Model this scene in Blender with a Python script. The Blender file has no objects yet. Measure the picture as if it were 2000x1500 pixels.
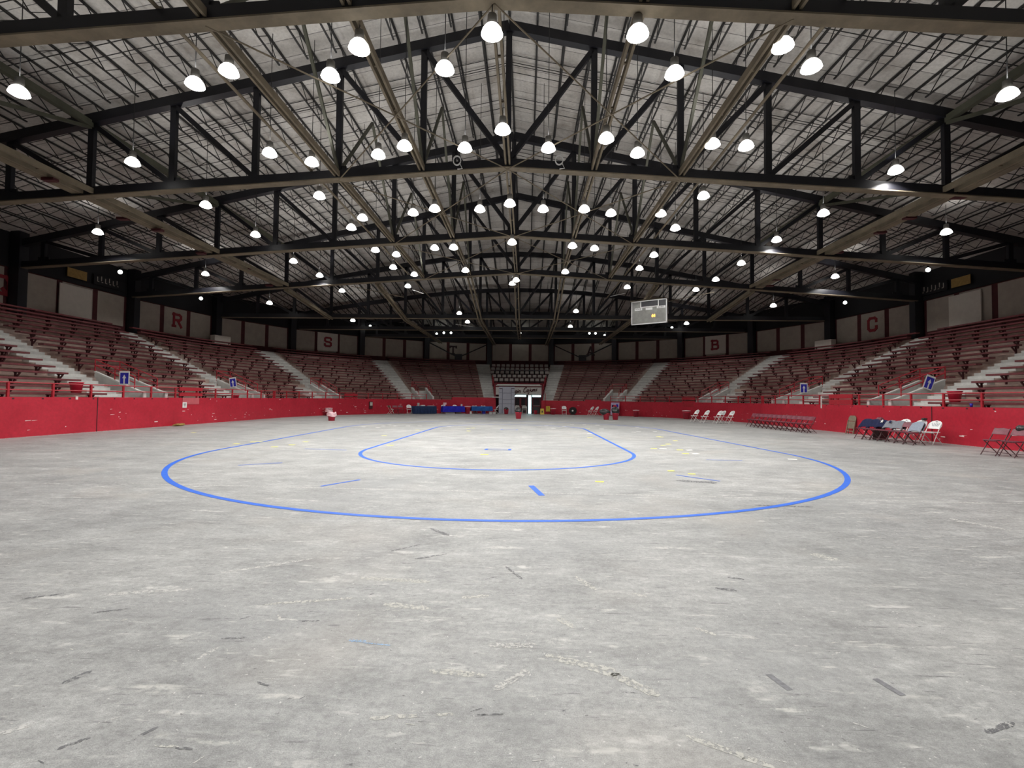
import bpy, math, random
from mathutils import Vector, Matrix
random.seed(7)
PI = math.pi
C = bpy.context.scene.collection
SC = bpy.context.scene
YC = 33.3          # where the straight stands end and the round end begins
R0 = 16.75         # foot of the first tier
L90 = R0 * PI / 2
ORD = ('zeroth first second third fourth fifth sixth seventh eighth ninth tenth eleventh twelfth thirteenth fourteenth fifteenth '
       'sixteenth seventeenth eighteenth nineteenth twentieth twenty-first twenty-second twenty-third twenty-fourth twenty-fifth '
       'twenty-sixth').split()

# ------------------------------------------------------------------ materials
def mat(name, col, rough=.6, metal=0., var=0., vscale=4., spec=.5, bump=0., bscale=30.):
    m = bpy.data.materials.new(name); m.use_nodes = True
    nt = m.node_tree; b = nt.nodes['Principled BSDF']
    b.inputs['Base Color'].default_value = (*col, 1); b.inputs['Roughness'].default_value = rough
    b.inputs['Metallic'].default_value = metal; b.inputs['Specular IOR Level'].default_value = spec
    if var or bump:
        tc = nt.nodes.new('ShaderNodeTexCoord')
    if var:
        n = nt.nodes.new('ShaderNodeTexNoise'); n.inputs['Scale'].default_value = vscale; n.inputs['Detail'].default_value = 6
        n.inputs['Roughness'].default_value = .65
        r = nt.nodes.new('ShaderNodeValToRGB')
        r.color_ramp.elements[0].position = .3; r.color_ramp.elements[1].position = .7
        r.color_ramp.elements[0].color = (*[max(0, c * (1 - var)) for c in col], 1)
        r.color_ramp.elements[1].color = (*[min(1, c * (1 + var)) for c in col], 1)
        nt.links.new(tc.outputs['Object'], n.inputs['Vector']); nt.links.new(n.outputs['Fac'], r.inputs['Fac'])
        nt.links.new(r.outputs['Color'], b.inputs['Base Color'])
    if bump:
        n2 = nt.nodes.new('ShaderNodeTexNoise'); n2.inputs['Scale'].default_value = bscale; n2.inputs['Detail'].default_value = 4
        bp = nt.nodes.new('ShaderNodeBump'); bp.inputs['Strength'].default_value = bump; bp.inputs['Distance'].default_value = .02
        nt.links.new(tc.outputs['Object'], n2.inputs['Vector']); nt.links.new(n2.outputs['Fac'], bp.inputs['Height'])
        nt.links.new(bp.outputs['Normal'], b.inputs['Normal'])
    return m

def glow(name, col, s):
    m = bpy.data.materials.new(name); m.use_nodes = True
    b = m.node_tree.nodes['Principled BSDF']
    b.inputs['Base Color'].default_value = (*col, 1)
    b.inputs['Emission Color'].default_value = (*col, 1); b.inputs['Emission Strength'].default_value = s
    m.cycles.emission_sampling = 'NONE'      # the spot lamps carry the light; these only show lit
    return m

class NT:
    """small helper to wire node materials"""
    def __init__(s, name):
        s.m = bpy.data.materials.new(name); s.m.use_nodes = True; s.t = s.m.node_tree
        s.b = s.t.nodes['Principled BSDF']; s.tc = s.t.nodes.new('ShaderNodeTexCoord').outputs['Object']
    def link(s, a, b): s.t.links.new(a, b)
    def mapping(s, sc, rot=0., loc=(0, 0, 0)):
        n = s.t.nodes.new('ShaderNodeMapping'); n.inputs['Scale'].default_value = sc
        n.inputs['Rotation'].default_value = (0, 0, rot); n.inputs['Location'].default_value = loc
        s.link(s.tc, n.inputs['Vector']); return n.outputs['Vector']
    def noise(s, vec, scale, detail=6, rough=.6, dist=0.):
        n = s.t.nodes.new('ShaderNodeTexNoise'); n.inputs['Scale'].default_value = scale; n.inputs['Detail'].default_value = detail
        n.inputs['Roughness'].default_value = rough; n.inputs['Distortion'].default_value = dist
        s.link(vec, n.inputs['Vector']); return n.outputs['Fac']
    def ramp(s, fac, stops):
        n = s.t.nodes.new('ShaderNodeValToRGB'); cr = n.color_ramp
        while len(cr.elements) < len(stops): cr.elements.new(.5)
        for e, (p, c) in zip(cr.elements, stops):
            e.position = p; e.color = (*c, 1) if len(c) == 3 else c
        s.link(fac, n.inputs['Fac']); return n.outputs['Color']
    def mix(s, fac, a, b, mode='MIX'):
        n = s.t.nodes.new('ShaderNodeMix'); n.data_type = 'RGBA'; n.blend_type = mode
        for sock, v in ((n.inputs[0], fac), (n.inputs[6], a), (n.inputs[7], b)):
            if isinstance(v, (int, float)): sock.default_value = v
            elif isinstance(v, tuple): sock.default_value = (*v, 1)
            else: s.link(v, sock)
        return n.outputs[2]

def W1(v): return (v, v, v)

def floor_material():
    k = NT('worn_concrete'); V = k.tc
    big = k.noise(V, .25, 3, .6)
    col = k.ramp(big, [(.30, (.278, .281, .275)), (.5, (.338, .339, .329)), (.70, (.402, .399, .385))])
    cloud = k.noise(k.mapping((1, 1.5, 1)), 1.1, 8, .74)
    col = k.mix(1., col, k.ramp(cloud, [(.30, W1(.66)), (.45, W1(.92)), (.55, W1(1.05)), (.70, W1(1.30))]), 'MULTIPLY')
    med = k.noise(k.mapping((1, 2.2, 1), .1), 4.5, 7, .78)
    col = k.mix(1., col, k.ramp(med, [(.30, W1(.74)), (.5, W1(1.)), (.70, W1(1.26))]), 'MULTIPLY')
    fine = k.noise(V, 24, 3, .78)
    col = k.mix(1., col, k.ramp(fine, [(.3, W1(.80)), (.5, W1(1.)), (.7, W1(1.18))]), 'MULTIPLY')
    grit = k.noise(V, 170, 1.5, .75)
    col = k.mix(1., col, k.ramp(grit, [(.3, W1(.78)), (.7, W1(1.2))]), 'MULTIPLY')
    st = k.noise(k.mapping((1, 1, 1), 0, (7, 3, 0)), .55, 2, .6)
    col = k.mix(k.ramp(st, [(.56, W1(0)), (.74, W1(.28))]), col, (.45, .40, .345))
    st2 = k.noise(k.mapping((1, 1, 1), 0, (-9, 13, 0)), .4, 4, .6)
    col = k.mix(k.ramp(st2, [(.55, W1(0)), (.75, W1(.6))]), col, (.28, .285, .285))
    # worn paint (pale) and skids (dark): streaks cut out of stretched noise, thinned by a second noise
    brk = k.ramp(k.noise(V, 9, 4, .75), [(.42, W1(0)), (.56, W1(1))])
    for sc, rot, loc, lo, hi, c, amt, nsc in (
            ((.7, 4., 1), .25, (3, 1, 0), .62, .70, (.60, .59, .55), .8, 1.5), 
            ((1.2, 6., 1), -.15, (17, 9, 0), .63, .70, (.60, .59, .55), .8, 2.6), ((1.3, 13., 1), .6, (5, 21, 0), .655, .69, (.15, .15, .15), .85, 1.5),
            ((1.0, 15., 1), -.35, (31, 2, 0), .64, .68, (.15, .15, .15), .85, 2.0), ((.8, 3., 1), .45, (19, 33, 0), .61, .69, (.60, .59, .56), .8, 2.2), ((1.2, 22., 1), .06, (41, 12, 0), .65, .69, (.16, .16, .165), .85, 2.2)):
        n = k.noise(k.mapping(sc, rot, loc), nsc, 3.5, .6)
        f = k.mix(1., k.ramp(n, [(lo, W1(0)), (hi, W1(amt))]), brk, 'MULTIPLY')
        col = k.mix(f, col, c)
    sp = k.noise(V, 34, 2, .6)
    col = k.mix(k.ramp(sp, [(.69, W1(0)), (.73, W1(.8))]), col, (.66, .65, .62))
    sp2 = k.noise(k.mapping((1, 1.6, 1), 0, (4, 4, 4)), 22, 2, .6)
    col = k.mix(k.ramp(sp2, [(.70, W1(0)), (.74, W1(.75))]), col, (.12, .12, .115))
    k.link(col, k.b.inputs['Base Color'])
    rr = k.ramp(med, [(.3, W1(.42)), (.7, W1(.62))]); k.link(rr, k.b.inputs['Roughness'])
    bp = k.t.nodes.new('ShaderNodeBump'); bp.inputs['Strength'].default_value = .4; bp.inputs['Distance'].default_value = .01
    k.link(fine, bp.inputs['Height']); k.link(bp.outputs['Normal'], k.b.inputs['Normal'])
    return k.m

def deck_material():
    k = NT('fibre_roof_deck')
    br = k.t.nodes.new('ShaderNodeTexBrick'); k.link(k.mapping((1, 1, 1)), br.inputs['Vector'])
    br.inputs['Scale'].default_value = 1.; br.inputs['Brick Width'].default_value = 2.13; br.inputs['Row Height'].default_value = .81
    br.inputs['Mortar Size'].default_value = .012; br.inputs['Mortar Smooth'].default_value = .1
    br.inputs['Color1'].default_value = (.58, .555, .52, 1); br.inputs['Color2'].default_value = (.42, .395, .365, 1)
    br.inputs['Mortar'].default_value = (.12, .115, .11, 1); br.inputs['Bias'].default_value = -.3
    n = k.noise(k.tc, .5, 6, .65)
    col = k.mix(1., br.outputs['Color'], k.ramp(n, [(.3, (.62, .59, .56)), (.5, W1(1.)), (.7, (1.12, 1.12, 1.12))]), 'MULTIPLY')
    n2 = k.noise(k.tc, 9, 5, .7)
    col = k.mix(1., col, k.ramp(n2, [(.3, W1(.85)), (.7, W1(1.12))]), 'MULTIPLY')
    k.link(col, k.b.inputs['Base Color']); k.b.inputs['Roughness'].default_value = .95
    k.b.inputs['Specular IOR Level'].default_value = .1
    return k.m

def red_wall_material():
    k = NT('red_gloss_wall_paint')
    n = k.noise(k.tc, 1.1, 6, .6)
    col = k.ramp(n, [(.3, (.45, .014, .033)), (.7, (.56, .024, .048))])
    n2 = k.noise(k.tc, 7, 6, .7)
    col = k.mix(1., col, k.ramp(n2, [(.3, W1(.85)), (.7, W1(1.12))]), 'MULTIPLY')
    n3 = k.noise(k.mapping((1, 1, 2.5)), 5.5, 7, .7)
    col = k.mix(k.ramp(n3, [(.70, W1(0)), (.76, W1(.55))]), col, (.62, .22, .22))
    n4 = k.noise(k.mapping((1, 1, 3.), 0, (5, 2, 0)), 3.2, 7, .7)
    col = k.mix(k.ramp(n4, [(.66, W1(0)), (.8, W1(.6))]), col, (.20, .006, .012))
    k.link(col, k.b.inputs['Base Color']); k.b.inputs['Roughness'].default_value = .42
    bp = k.t.nodes.new('ShaderNodeBump'); bp.inputs['Strength'].default_value = .15; bp.inputs['Distance'].default_value = .01
    k.link(n2, bp.inputs['Height']); k.link(bp.outputs['Normal'], k.b.inputs['Normal'])
    return k.m

M = dict(
    floor=floor_material(), deck=deck_material(), redwall=red_wall_material(),
    black=mat('black_steel_paint', (.009, .009, .013), .45, var=.3, vscale=2),
    tan=mat('dusty_tan_steel', (.19, .155, .105), .7, var=.3, vscale=1.5),
    olive=mat('olive_grey_steel', (.075, .075, .052), .65, var=.3, vscale=1.5),
    joist=mat('dark_joist_steel', (.022, .021, .02), .6, var=.25),
    concrete=mat('stand_concrete', (.475, .365, .315), .9, var=.22, vscale=2.2, bump=.2),
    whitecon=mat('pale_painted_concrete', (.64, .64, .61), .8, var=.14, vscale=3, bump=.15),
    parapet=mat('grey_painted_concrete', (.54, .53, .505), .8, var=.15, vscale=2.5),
    bench=mat('maroon_bench_paint', (.18, .045, .05), .55, var=.25, vscale=5),
    bracket=mat('dark_maroon_bracket', (.07, .014, .018), .55, var=.2),
    rail=mat('red_railing_paint', (.42, .022, .035), .4, var=.15, vscale=8),
    panel=mat('wall_panel_cream', (.38, .335, .285), .85, var=.1, vscale=2),
    panel2=mat('wall_panel_taupe', (.31, .265, .235), .85, var=.12, vscale=2),
    darkred=mat('dark_maroon_wall', (.075, .014, .017), .8, var=.25, vscale=2),
    blackwall=mat('black_wall_paint', (.006, .006, .008), .8, var=.3, vscale=1),
    board=mat('pale_board', (.62, .58, .52), .7, var=.05),
    letter=mat('crimson_letter_paint', (.26, .02, .03), .6, var=.1),
    letterdark=mat('near_black_letter_paint', (.03, .012, .014), .6, var=.1),
    tape=mat('blue_floor_tape', (.008, .13, .68), .45, var=.12, vscale=10),
    yellow=mat('yellow_tape', (.85, .80, .10), .5, var=.08, vscale=10),
    whitetape=mat('white_tape', (.85, .84, .80), .6, var=.06, vscale=10),
    palepaint=mat('faded_pale_floor_paint', (.62, .61, .58), .7, var=.1, vscale=14),
    paintbeige=mat('cream_paint_smear', (.60, .59, .54), .7, var=.12, vscale=25),
    skid=mat('black_skid_mark', (.17, .17, .175), .7, var=.3, vscale=20),
    oldtape=mat('worn_grey_tape', (.19, .19, .20), .6, var=.3, vscale=30),
    cyan=mat('pale_blue_chalk', (.33, .50, .72), .7, var=.2, vscale=30),
    scuff=mat('bare_patch_pale', (.80, .62, .60), .7, var=.15, vscale=20),
    palered=mat('clear_film_over_red', (.58, .12, .14), .35, var=.08),
    white=mat('white_chair_plastic', (.90, .90, .89), .4, var=.04),
    whitemetal=mat('white_chair_enamel', (.80, .79, .76), .35, var=.05),
    brown=mat('brown_chair_vinyl', (.20, .05, .07), .45, var=.2, vscale=8),
    brownmetal=mat('brown_chair_enamel', (.08, .025, .028), .4, var=.2),
    tanwood=mat('tan_chair_plywood', (.23, .18, .125), .6, var=.2, vscale=6),
    navy=mat('navy_cloth', (.006, .010, .055), .9, var=.3, vscale=9),
    grey=mat('heather_grey_cloth', (.22, .23, .26), .9, var=.15, vscale=30),
    bluegrey=mat('pale_blue_grey_cloth', (.30, .34, .41), .9, var=.12, vscale=20),
    tubred=mat('red_tub_plastic', (.60, .025, .06), .4, var=.08),
    pinkliner=mat('pinkish_white_liner', (.80, .52, .55), .4, var=.2, vscale=12),
    bag=mat('black_bin_bag', (.025, .024, .024), .3, var=.4, vscale=8),
    royal=mat('royal_blue_cloth', (.012, .012, .42), .8, var=.15, vscale=6),
    teal=mat('mid_blue_cloth', (.012, .10, .36), .8, var=.15, vscale=6),
    navyskirt=mat('dark_navy_skirt', (.006, .025, .09), .75, var=.3, vscale=5),
    doorgrey=mat('grey_door_enamel', (.48, .49, .56), .45, var=.05),
    doorgroove=mat('grey_door_groove', (.22, .23, .29), .5),
    doorred=mat('dark_red_door', (.16, .012, .02), .4, var=.2),
    glassdark=mat('dark_door_glass', (.02, .015, .018), .12),
    header=mat('white_header_paint', (.55, .53, .50), .7, var=.06),
    daylight=glow('daylight_through_glass', (.62, .95, 1.0), 2.2),
    seatgrey=mat('grey_stadium_seat', (.40, .365, .335), .5, var=.12, vscale=5),
    yellowsign=mat('yellow_plastic', (.72, .52, .06), .45, var=.08),
    lampglow=glow('lit_lamp_refractor', (1., .985, .95), 3.),
    lens=glow('lit_lamp_lens', (1., .985, .95), 8.),
    floodglow=glow('lit_flood_bulb', (.93, 1., .95), 7.),
    lamphouse=mat('lamp_housing_grey', (.25, .24, .22), .5, .4),
    cord=mat('dark_cord', (.03, .03, .03), .6),
    scoreface=mat('scoreboard_grey_face', (.30, .30, .28), .5, var=.2, vscale=3),
    scorewhite=mat('scoreboard_white_trim', (.85, .85, .84), .5),
    scoredark=mat('scoreboard_dark_field', (.05, .05, .055), .4, var=.15),
    digit=glow('lit_amber_digit', (1., .45, .08), 2.5),
    arrowblue=mat('arrow_sign_blue', (.025, .02, .42), .5),
    paper=mat('white_paper', (.82, .81, .78), .7),
    ink=mat('dark_ink', (.05, .04, .04), .7),
    lavender=mat('lavender_print', (.52, .42, .62), .6, var=.15, vscale=5),
    banner=mat('dim_amber_banner', (.28, .17, .05), .8, var=.2, vscale=6),
    fan=mat('black_fan_metal', (.02, .02, .02), .4),
    rag=mat('yellow_brown_rag', (.33, .22, .06), .9, var=.4, vscale=14),
)

# ------------------------------------------------------------------ mesh builder
class MB:
    def __init__(s): s.v = []; s.f = []; s.mi = []; s.m = 0
    def add(s, vs, fs, mi=None):
        o = len(s.v); s.v += [tuple(p) for p in vs]; s.f += [tuple(i + o for i in f) for f in fs]
        s.mi += [s.m if mi is None else mi] * len(fs); return s
    def box(s, c, d, rz=0., mi=None):
        x, y, z = d[0] / 2, d[1] / 2, d[2] / 2; cs, sn = math.cos(rz), math.sin(rz)
        P = [(sx * x, sy * y, sz * z) for sz in (-1, 1) for sx, sy in ((-1, -1), (1, -1), (1, 1), (-1, 1))]
        P = [(c[0] + a * cs - b * sn, c[1] + a * sn + b * cs, c[2] + e) for a, b, e in P]
        return s.add(P, [(3, 2, 1, 0), (4, 5, 6, 7), (0, 1, 5, 4), (1, 2, 6, 5), (2, 3, 7, 6), (3, 0, 4, 7)], mi)
    def beam(s, a, b, w, h, up=(0, 0, 1), mi=None):
        a = Vector(a); b = Vector(b); d = (b - a).normalized(); u = Vector(up)
        sd = d.cross(u)
        if sd.length < 1e-5: sd = d.cross(Vector((1, 0, 0)))
        sd.normalize(); u = sd.cross(d)
        P = [p + sd * (i * w / 2) + u * (j * h / 2) for p in (a, b) for i, j in ((-1, -1), (1, -1), (1, 1), (-1, 1))]
        return s.add(P, [(3, 2, 1, 0), (4, 5, 6, 7), (0, 1, 5, 4), (1, 2, 6, 5), (2, 3, 7, 6), (3, 0, 4, 7)], mi)
    def tube(s, pts, r, n=8, mi=None, caps=True):
        pts = [Vector(p) for p in pts]; rings = []
        for i, p in enumerate(pts):
            d = (pts[min(i + 1, len(pts) - 1)] - pts[max(i - 1, 0)]).normalized()
            ref = Vector((0, 0, 1)) if abs(d.z) < .95 else Vector((1, 0, 0))
            e = d.cross(ref).normalized(); g = e.cross(d)
            rings.append([p + e * (r * math.cos(2 * PI * k / n)) + g * (r * math.sin(2 * PI * k / n)) for k in range(n)])
        V = [q for R in rings for q in R]; F = []
        for i in range(len(pts) - 1):
            for k in range(n):
                a, b = i * n + k, i * n + (k + 1) % n; F.append((a, b, b + n, a + n))
        if caps: F.append(tuple(range(n))[::-1]); F.append(tuple(range(len(V) - n, len(V))))
        return s.add(V, F, mi)
    def lathe(s, prof, c=(0, 0, 0), n=20, mi=None, cap0=False, cap1=False):
        V = [(c[0] + r * math.cos(2 * PI * k / n), c[1] + r * math.sin(2 * PI * k / n), c[2] + z) for r, z in prof for k in range(n)]
        F = [(i * n + k, i * n + (k + 1) % n, (i + 1) * n + (k + 1) % n, (i + 1) * n + k) for i in range(len(prof) - 1) for k in range(n)]
        if cap0: F.append(tuple(range(n))[::-1])
        if cap1: F.append(tuple(range(len(V) - n, len(V))))
        return s.add(V, F, mi)
    def grid(s, rows, mi=None):
        n = len(rows[0]); V = [p for r in rows for p in r]
        F = [(i * n + k, i * n + k + 1, (i + 1) * n + k + 1, (i + 1) * n + k) for i in range(len(rows) - 1) for k in range(n - 1)]
        return s.add(V, F, mi)
    def sweep(s, loops, closed=True, mi=None):
        """loops: list of same-length section loops along a path"""
        n = len(loops[0]); V = [p for l in loops for p in l]; F = []
        for i in range(len(loops) - 1):
            for k in range(n if closed else n - 1):
                a, b = i * n + k, i * n + (k + 1) % n; F.append((a, b, b + n, a + n))
        if closed: F.append(tuple(range(n))[::-1]); F.append(tuple(range(len(V) - n, len(V))))
        return s.add(V, F, mi)
    def poly(s, pts, d, mi=None):
        """flat polygon pts (list of 3d) thickened by vector d"""
        n = len(pts); d = Vector(d); V = [Vector(p) for p in pts] + [Vector(p) + d for p in pts]
        return s.add(V, [tuple(range(n))[::-1], tuple(range(n, 2 * n))] + [(k, (k + 1) % n, (k + 1) % n + n, k + n) for k in range(n)], mi)
    def mesh(s, name, mats, smooth=False):
        me = bpy.data.meshes.new(name); me.from_pydata([tuple(p) for p in s.v], [], s.f)
        for m in (mats if isinstance(mats, (list, tuple)) else [mats]): me.materials.append(m)
        if any(s.mi): me.polygons.foreach_set('material_index', s.mi)
        if smooth: me.polygons.foreach_set('use_smooth', [True] * len(me.polygons))
        me.update(); return me

def put(name, me, parent=None, loc=(0, 0, 0), rz=0., rot=None):
    o = bpy.data.objects.new(name, me); C.objects.link(o); o.location = loc
    o.rotation_euler = rot if rot else (0, 0, rz)
    if parent: o.parent = parent
    return o
def obj(name, mb, mats, parent=None, loc=(0, 0, 0), rz=0., smooth=False):
    return put(name, mb.mesh(name, mats, smooth), parent, loc, rz)
def tag(o, label, cat, group=None, kind=None):
    o['label'] = label; o['category'] = cat
    if group: o['group'] = group
    if kind: o['kind'] = kind
    return o
def thing(name, label, cat, loc=(0, 0, 0), rz=0., group=None):
    return tag(put(name, None, None, loc, rz), label, cat, group)
def struct(name, mb, mats, smooth=False):
    o = obj(name, mb, mats, smooth=smooth); o['kind'] = 'structure'; return o
def dup(root, loc, rz, label, group=None):
    def cp(o, par):
        c = o.copy(); C.objects.link(c)
        if par: c.parent = par
        for ch in o.children: cp(ch, c)
        return c
    r = cp(root, None); r.location = loc; r.rotation_euler = (0, 0, rz); r['label'] = label
    if group: r['group'] = group
    return r
def text_mesh(body, size, mats, extrude=.01, offset=0., shear=0.):
    cu = bpy.data.curves.new('lettering', 'FONT'); cu.body = body; cu.size = size; cu.extrude = extrude; cu.offset = offset; cu.shear = shear
    cu.align_x = 'CENTER'; cu.align_y = 'CENTER'
    o = bpy.data.objects.new('lettering', cu); C.objects.link(o)
    dg = bpy.context.evaluated_depsgraph_get(); me = bpy.data.meshes.new_from_object(o.evaluated_get(dg))
    bpy.data.objects.remove(o); me.materials.clear(); me.materials.append(mats); return me

# ------------------------------------------------------------------ the oval
def PT(t, r):
    """point at arc position t (metres along the first tier from the far doorway, left negative) and radius r"""
    a = abs(t); s = 1 if t >= 0 else -1
    if a <= L90:
        th = t / R0; return (r * math.sin(th), YC + r * math.cos(th))
    return (s * r, YC - (a - L90))
def HEAD(t):
    """rotation about z that turns local +Y to point outward at t"""
    if abs(t) <= L90: return -t / R0
    return PI / 2 if t < 0 else -PI / 2
def samples(t0, t1, step=.85):
    if t0 > t1: return samples(t1, t0, step)[::-1]
    out = [t0]; lo, hi = max(t0, -L90), min(t1, L90)
    if lo < hi:
        n = max(1, int(math.ceil((hi - lo) / step)))
        out += [lo + (hi - lo) * k / n for k in range(n + 1)]
    out.append(t1); res = []
    for v in sorted(out):
        if not res or v - res[-1] > 1e-4: res.append(v)
    return res
def ring(mb, t0, t1, sect, mi=None, step=.85):
    """closed section [(r,z),...] swept along the oval"""
    mb.sweep([[(*PT(t, r), z) for r, z in sect] for t in samples(t0, t1, step)], True, mi)

# ------------------------------------------------------------------ floor
fl = MB()
fl.add([(-20, -14, 0), (20, -14, 0), (20, 56, 0), (-20, 56, 0)], [(0, 1, 2, 3)], 0)
def broken(m, sc, lo, hi):
    nt = m.node_tree; b = nt.nodes['Principled BSDF']; tc = nt.nodes.new('ShaderNodeTexCoord'); n = nt.nodes.new('ShaderNodeTexNoise')
    n.inputs['Scale'].default_value = sc; n.inputs['Detail'].default_value = 6; n.inputs['Roughness'].default_value = .75
    r = nt.nodes.new('ShaderNodeMapRange'); r.inputs['From Min'].default_value = lo; r.inputs['From Max'].default_value = hi; r.inputs['To Max'].default_value = .9
    nt.links.new(tc.outputs['Object'], n.inputs['Vector']); nt.links.new(n.outputs['Fac'], r.inputs['Value']); nt.links.new(r.outputs['Result'], b.inputs['Alpha'])
for k_ in ('paintbeige', 'skid', 'palepaint'): broken(M[k_], 34, .475, .505)
broken(M['cyan'], 60, .47, .5)
def patch(p0, p1, w, mi, z=.0012, rag=.25, n=9):
    if mi == 5: rag = .04; n = 2
    a = Vector((*p0, 0)); b = Vector((*p1, 0)); d = b - a; s = Vector((-d.y, d.x, 0)).normalized()
    L = []; Rr = []
    for k in range(n + 1):
        f = k / n; e = (1 if 0 < k < n or mi == 5 else .35) * w / 2
        p = a + d * f + Vector((0, 0, z))
        L.append(p + s * e * (1 + random.uniform(-rag, rag))); Rr.append(p - s * e * (1 + random.uniform(-rag, rag)))
    fl.grid([L, Rr], mi)
# faded old court line and marks worn into the concrete
patch((-16.3, 17.9), (0, 19.05), .07, 1, rag=.3, n=40); patch((0, 19.05), (16.4, 18.7), .07, 1, rag=.3, n=40)
patch((-16.2, 15.35), (-9, 15.6), .09, 1, rag=.4, n=20); patch((-6, 8.1), (9, 7.6), .05, 1, rag=.6, n=30)
patch((9.5, 12.4), (16, 12.0), .06, 1, rag=.5, n=20); patch((-9, 24.5), (12, 24.1), .05, 1, rag=.5, n=30)
for p0, p1, w, mi in [((-.32, 5.62), (-.05, 5.33), .05, 3), ((2.115, 2.765), (2.155, 2.62), .038, 5), ((2.68, 2.75), (2.715, 2.60), .038, 5),
        ((2.88, 2.33), (3.08, 2.41), .03, 3), ((.90, 2.91), (1.30, 2.72), .08, 2), ((1.25, 2.73), (1.46, 2.54), .06, 2), ((1.50, 2.25), (1.80, 2.07), .035, 2),
        ((-.31, 3.02), (-.2, 3.01), .03, 4), ((-.22, 2.995), (-.03, 2.97), .012, 4), ((.25, 2.71), (.57, 2.68), .055, 2), ((-.93, 2.11), (-.88, 2.2), .018, 3),
        ((-1.62, 2.50), (-1.57, 2.62), .035, 3), ((-1.55, 2.11), (-1.45, 2.2), .04, 1), ((-1.09, 2.76), (-1.05, 2.91), .035, 1),
        ((-1.20, 2.04), (-1.12, 2.12), .02, 3), ((.55, 2.35), (.68, 2.36), .012, 3), ((.35, 2.34), (.44, 2.35), .02, 2), ((1.6, 3.85), (1.72, 3.8), .04, 2),
        ((.6, 4.4), (.75, 4.1), .03, 3), ((1.2, 4.2), (1.33, 3.9), .05, 2), ((3.6, 4.95), (3.75, 4.75), .12, 2), ((6.3, 6.6), (6.55, 6.0), .09, 1),
        ((-.6, 4.05), (.0, 4.0), .07, 2), ((-1.8, 4.1), (-1.2, 4.5), .05, 1), ((-2.4, 3.6), (-1.8, 3.75), .06, 1), ((-1.1, 3.5), (-.5, 3.65), .04, 2),
        ((-.25, 3.55), (.1, 3.5), .08, 2), ((.3, 3.7), (.5, 3.75), .06, 2), ((.55, 3.0), (.85, 3.02), .06, 1), ((1.0, 3.4), (1.1, 3.25), .05, 2), ((1.9, 3.3), (2.0, 3.2), .04, 2),
        ((.62, 2.55), (.8, 2.75), .05, 1), ((.05, 2.3), (.28, 2.33), .03, 2), ((4.2, 3.3), (4.5, 3.25), .03, 3), ((2.3, 4.0), (2.45, 3.95), .05, 3), ((2.5, 4.25), (2.62, 4.2), .04, 3),
        ((-2.9, 3.5), (-2.7, 3.6), .03, 3), ((-2.2, 3.3), (-2.0, 3.38), .025, 3), ((-1.1, 3.0), (-.95, 3.02), .02, 3), ((-.75, 3.25), (-.6, 3.27), .02, 3),
        ((-.55, 4.75), (-.3, 5.0), .025, 3), ((-.25, 4.55), (.02, 4.72), .03, 3), ((3.6, 9.3), (4.3, 9.1), .22, 3), ((4.1, 7.2), (4.9, 7.15), .08, 3)]:
    patch(p0, p1, w, mi)
for k in range(260):          # loose scatter of scrapes over the near floor
    y = 1.9 + 14 * random.random() ** 1.8; x = random.uniform(-1.05 * y - .2, 1.05 * y + 1.2); x = max(-15, min(15, x))
    a = random.choice((random.gauss(.1, .35), random.gauss(.1, .2), random.uniform(-1.4, 1.4))); l = random.uniform(.02, .10) * (1 + y * .05)
    patch((x, y), (x + l * math.cos(a), y + l * math.sin(a)), random.uniform(.003, .012) * (1 + y * .07),
          random.choice((2, 2, 1, 1, 3, 3, 3)), rag=.5, n=5)
struct('floor', fl, [M['floor'], M['palepaint'], M['paintbeige'], M['skid'], M['cyan'], M['oldtape']])

# blue taped track
def strip(mb, pts, w, z=.003, closed=False):
    n = len(pts); L = []; Rr = []
    for i in range(n):
        if closed: a, b = pts[(i - 1) % n], pts[(i + 1) % n]
        else: a, b = pts[max(i - 1, 0)], pts[min(i + 1, n - 1)]
        d = Vector((b[0] - a[0], b[1] - a[1], 0)).normalized(); s = Vector((-d.y, d.x, 0)) * (w / 2)
        p = Vector((*pts[i], z)); L.append(p + s); Rr.append(p - s)
    if closed: L.append(L[0]); Rr.append(Rr[0])
    mb.grid([L, Rr])
def stadium(r, off):
    D, G = 14.1, 10.67; P = []
    for k in range(61): a = PI + PI * k / 60; P.append((-.02 + off + r * math.cos(a), D + r * math.sin(a)))
    for k in range(61): a = PI * k / 60; P.append((-.02 - off + r * math.cos(a), D + G + r * math.sin(a)))
    return P
for nm, r, off, lab in (('track_tape', 8.08, .28, 'large outer blue tape loop of the oval track on the floor'),
                        ('track_tape', 3.81, 0, 'smaller inner blue tape loop inside the oval track')):
    mb = MB(); strip(mb, stadium(r, off), .1, closed=True); tag(obj(nm, mb, M['tape']), lab, 'tape line')
G = 'blue tape dashes across the track'
for a, b, w, lab in (((-2.66, 8.12), (-2.24, 8.83), .06, 'blue tape dash slanting on the track, front left of the inner loop'),
        ((.87, 8.5), (1.03, 7.64), .1, 'short bold blue tape dash, front centre between the two loops'),
        ((3.81, 9.97), (4.42, 9.29), .05, 'blue tape dash on the track, front right beside two yellow marks'),
        ((-5.45, 10.41), (-4.73, 10.91), .05, 'thin blue tape dash on the left track, farther than the slanting one'),
        ((5.4, 12.65), (6.26, 12.54), .05, 'thin blue tape dash on the right track, farther than the front right one'),
        ((-5.6, 13.9), (-4.3, 13.7), .05, 'faint blue tape dash on the far left of the track')):
    mb = MB(); strip(mb, [a, b], w); tag(obj('tape_dash', mb, M['tape']), lab, 'tape line', G)
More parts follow.
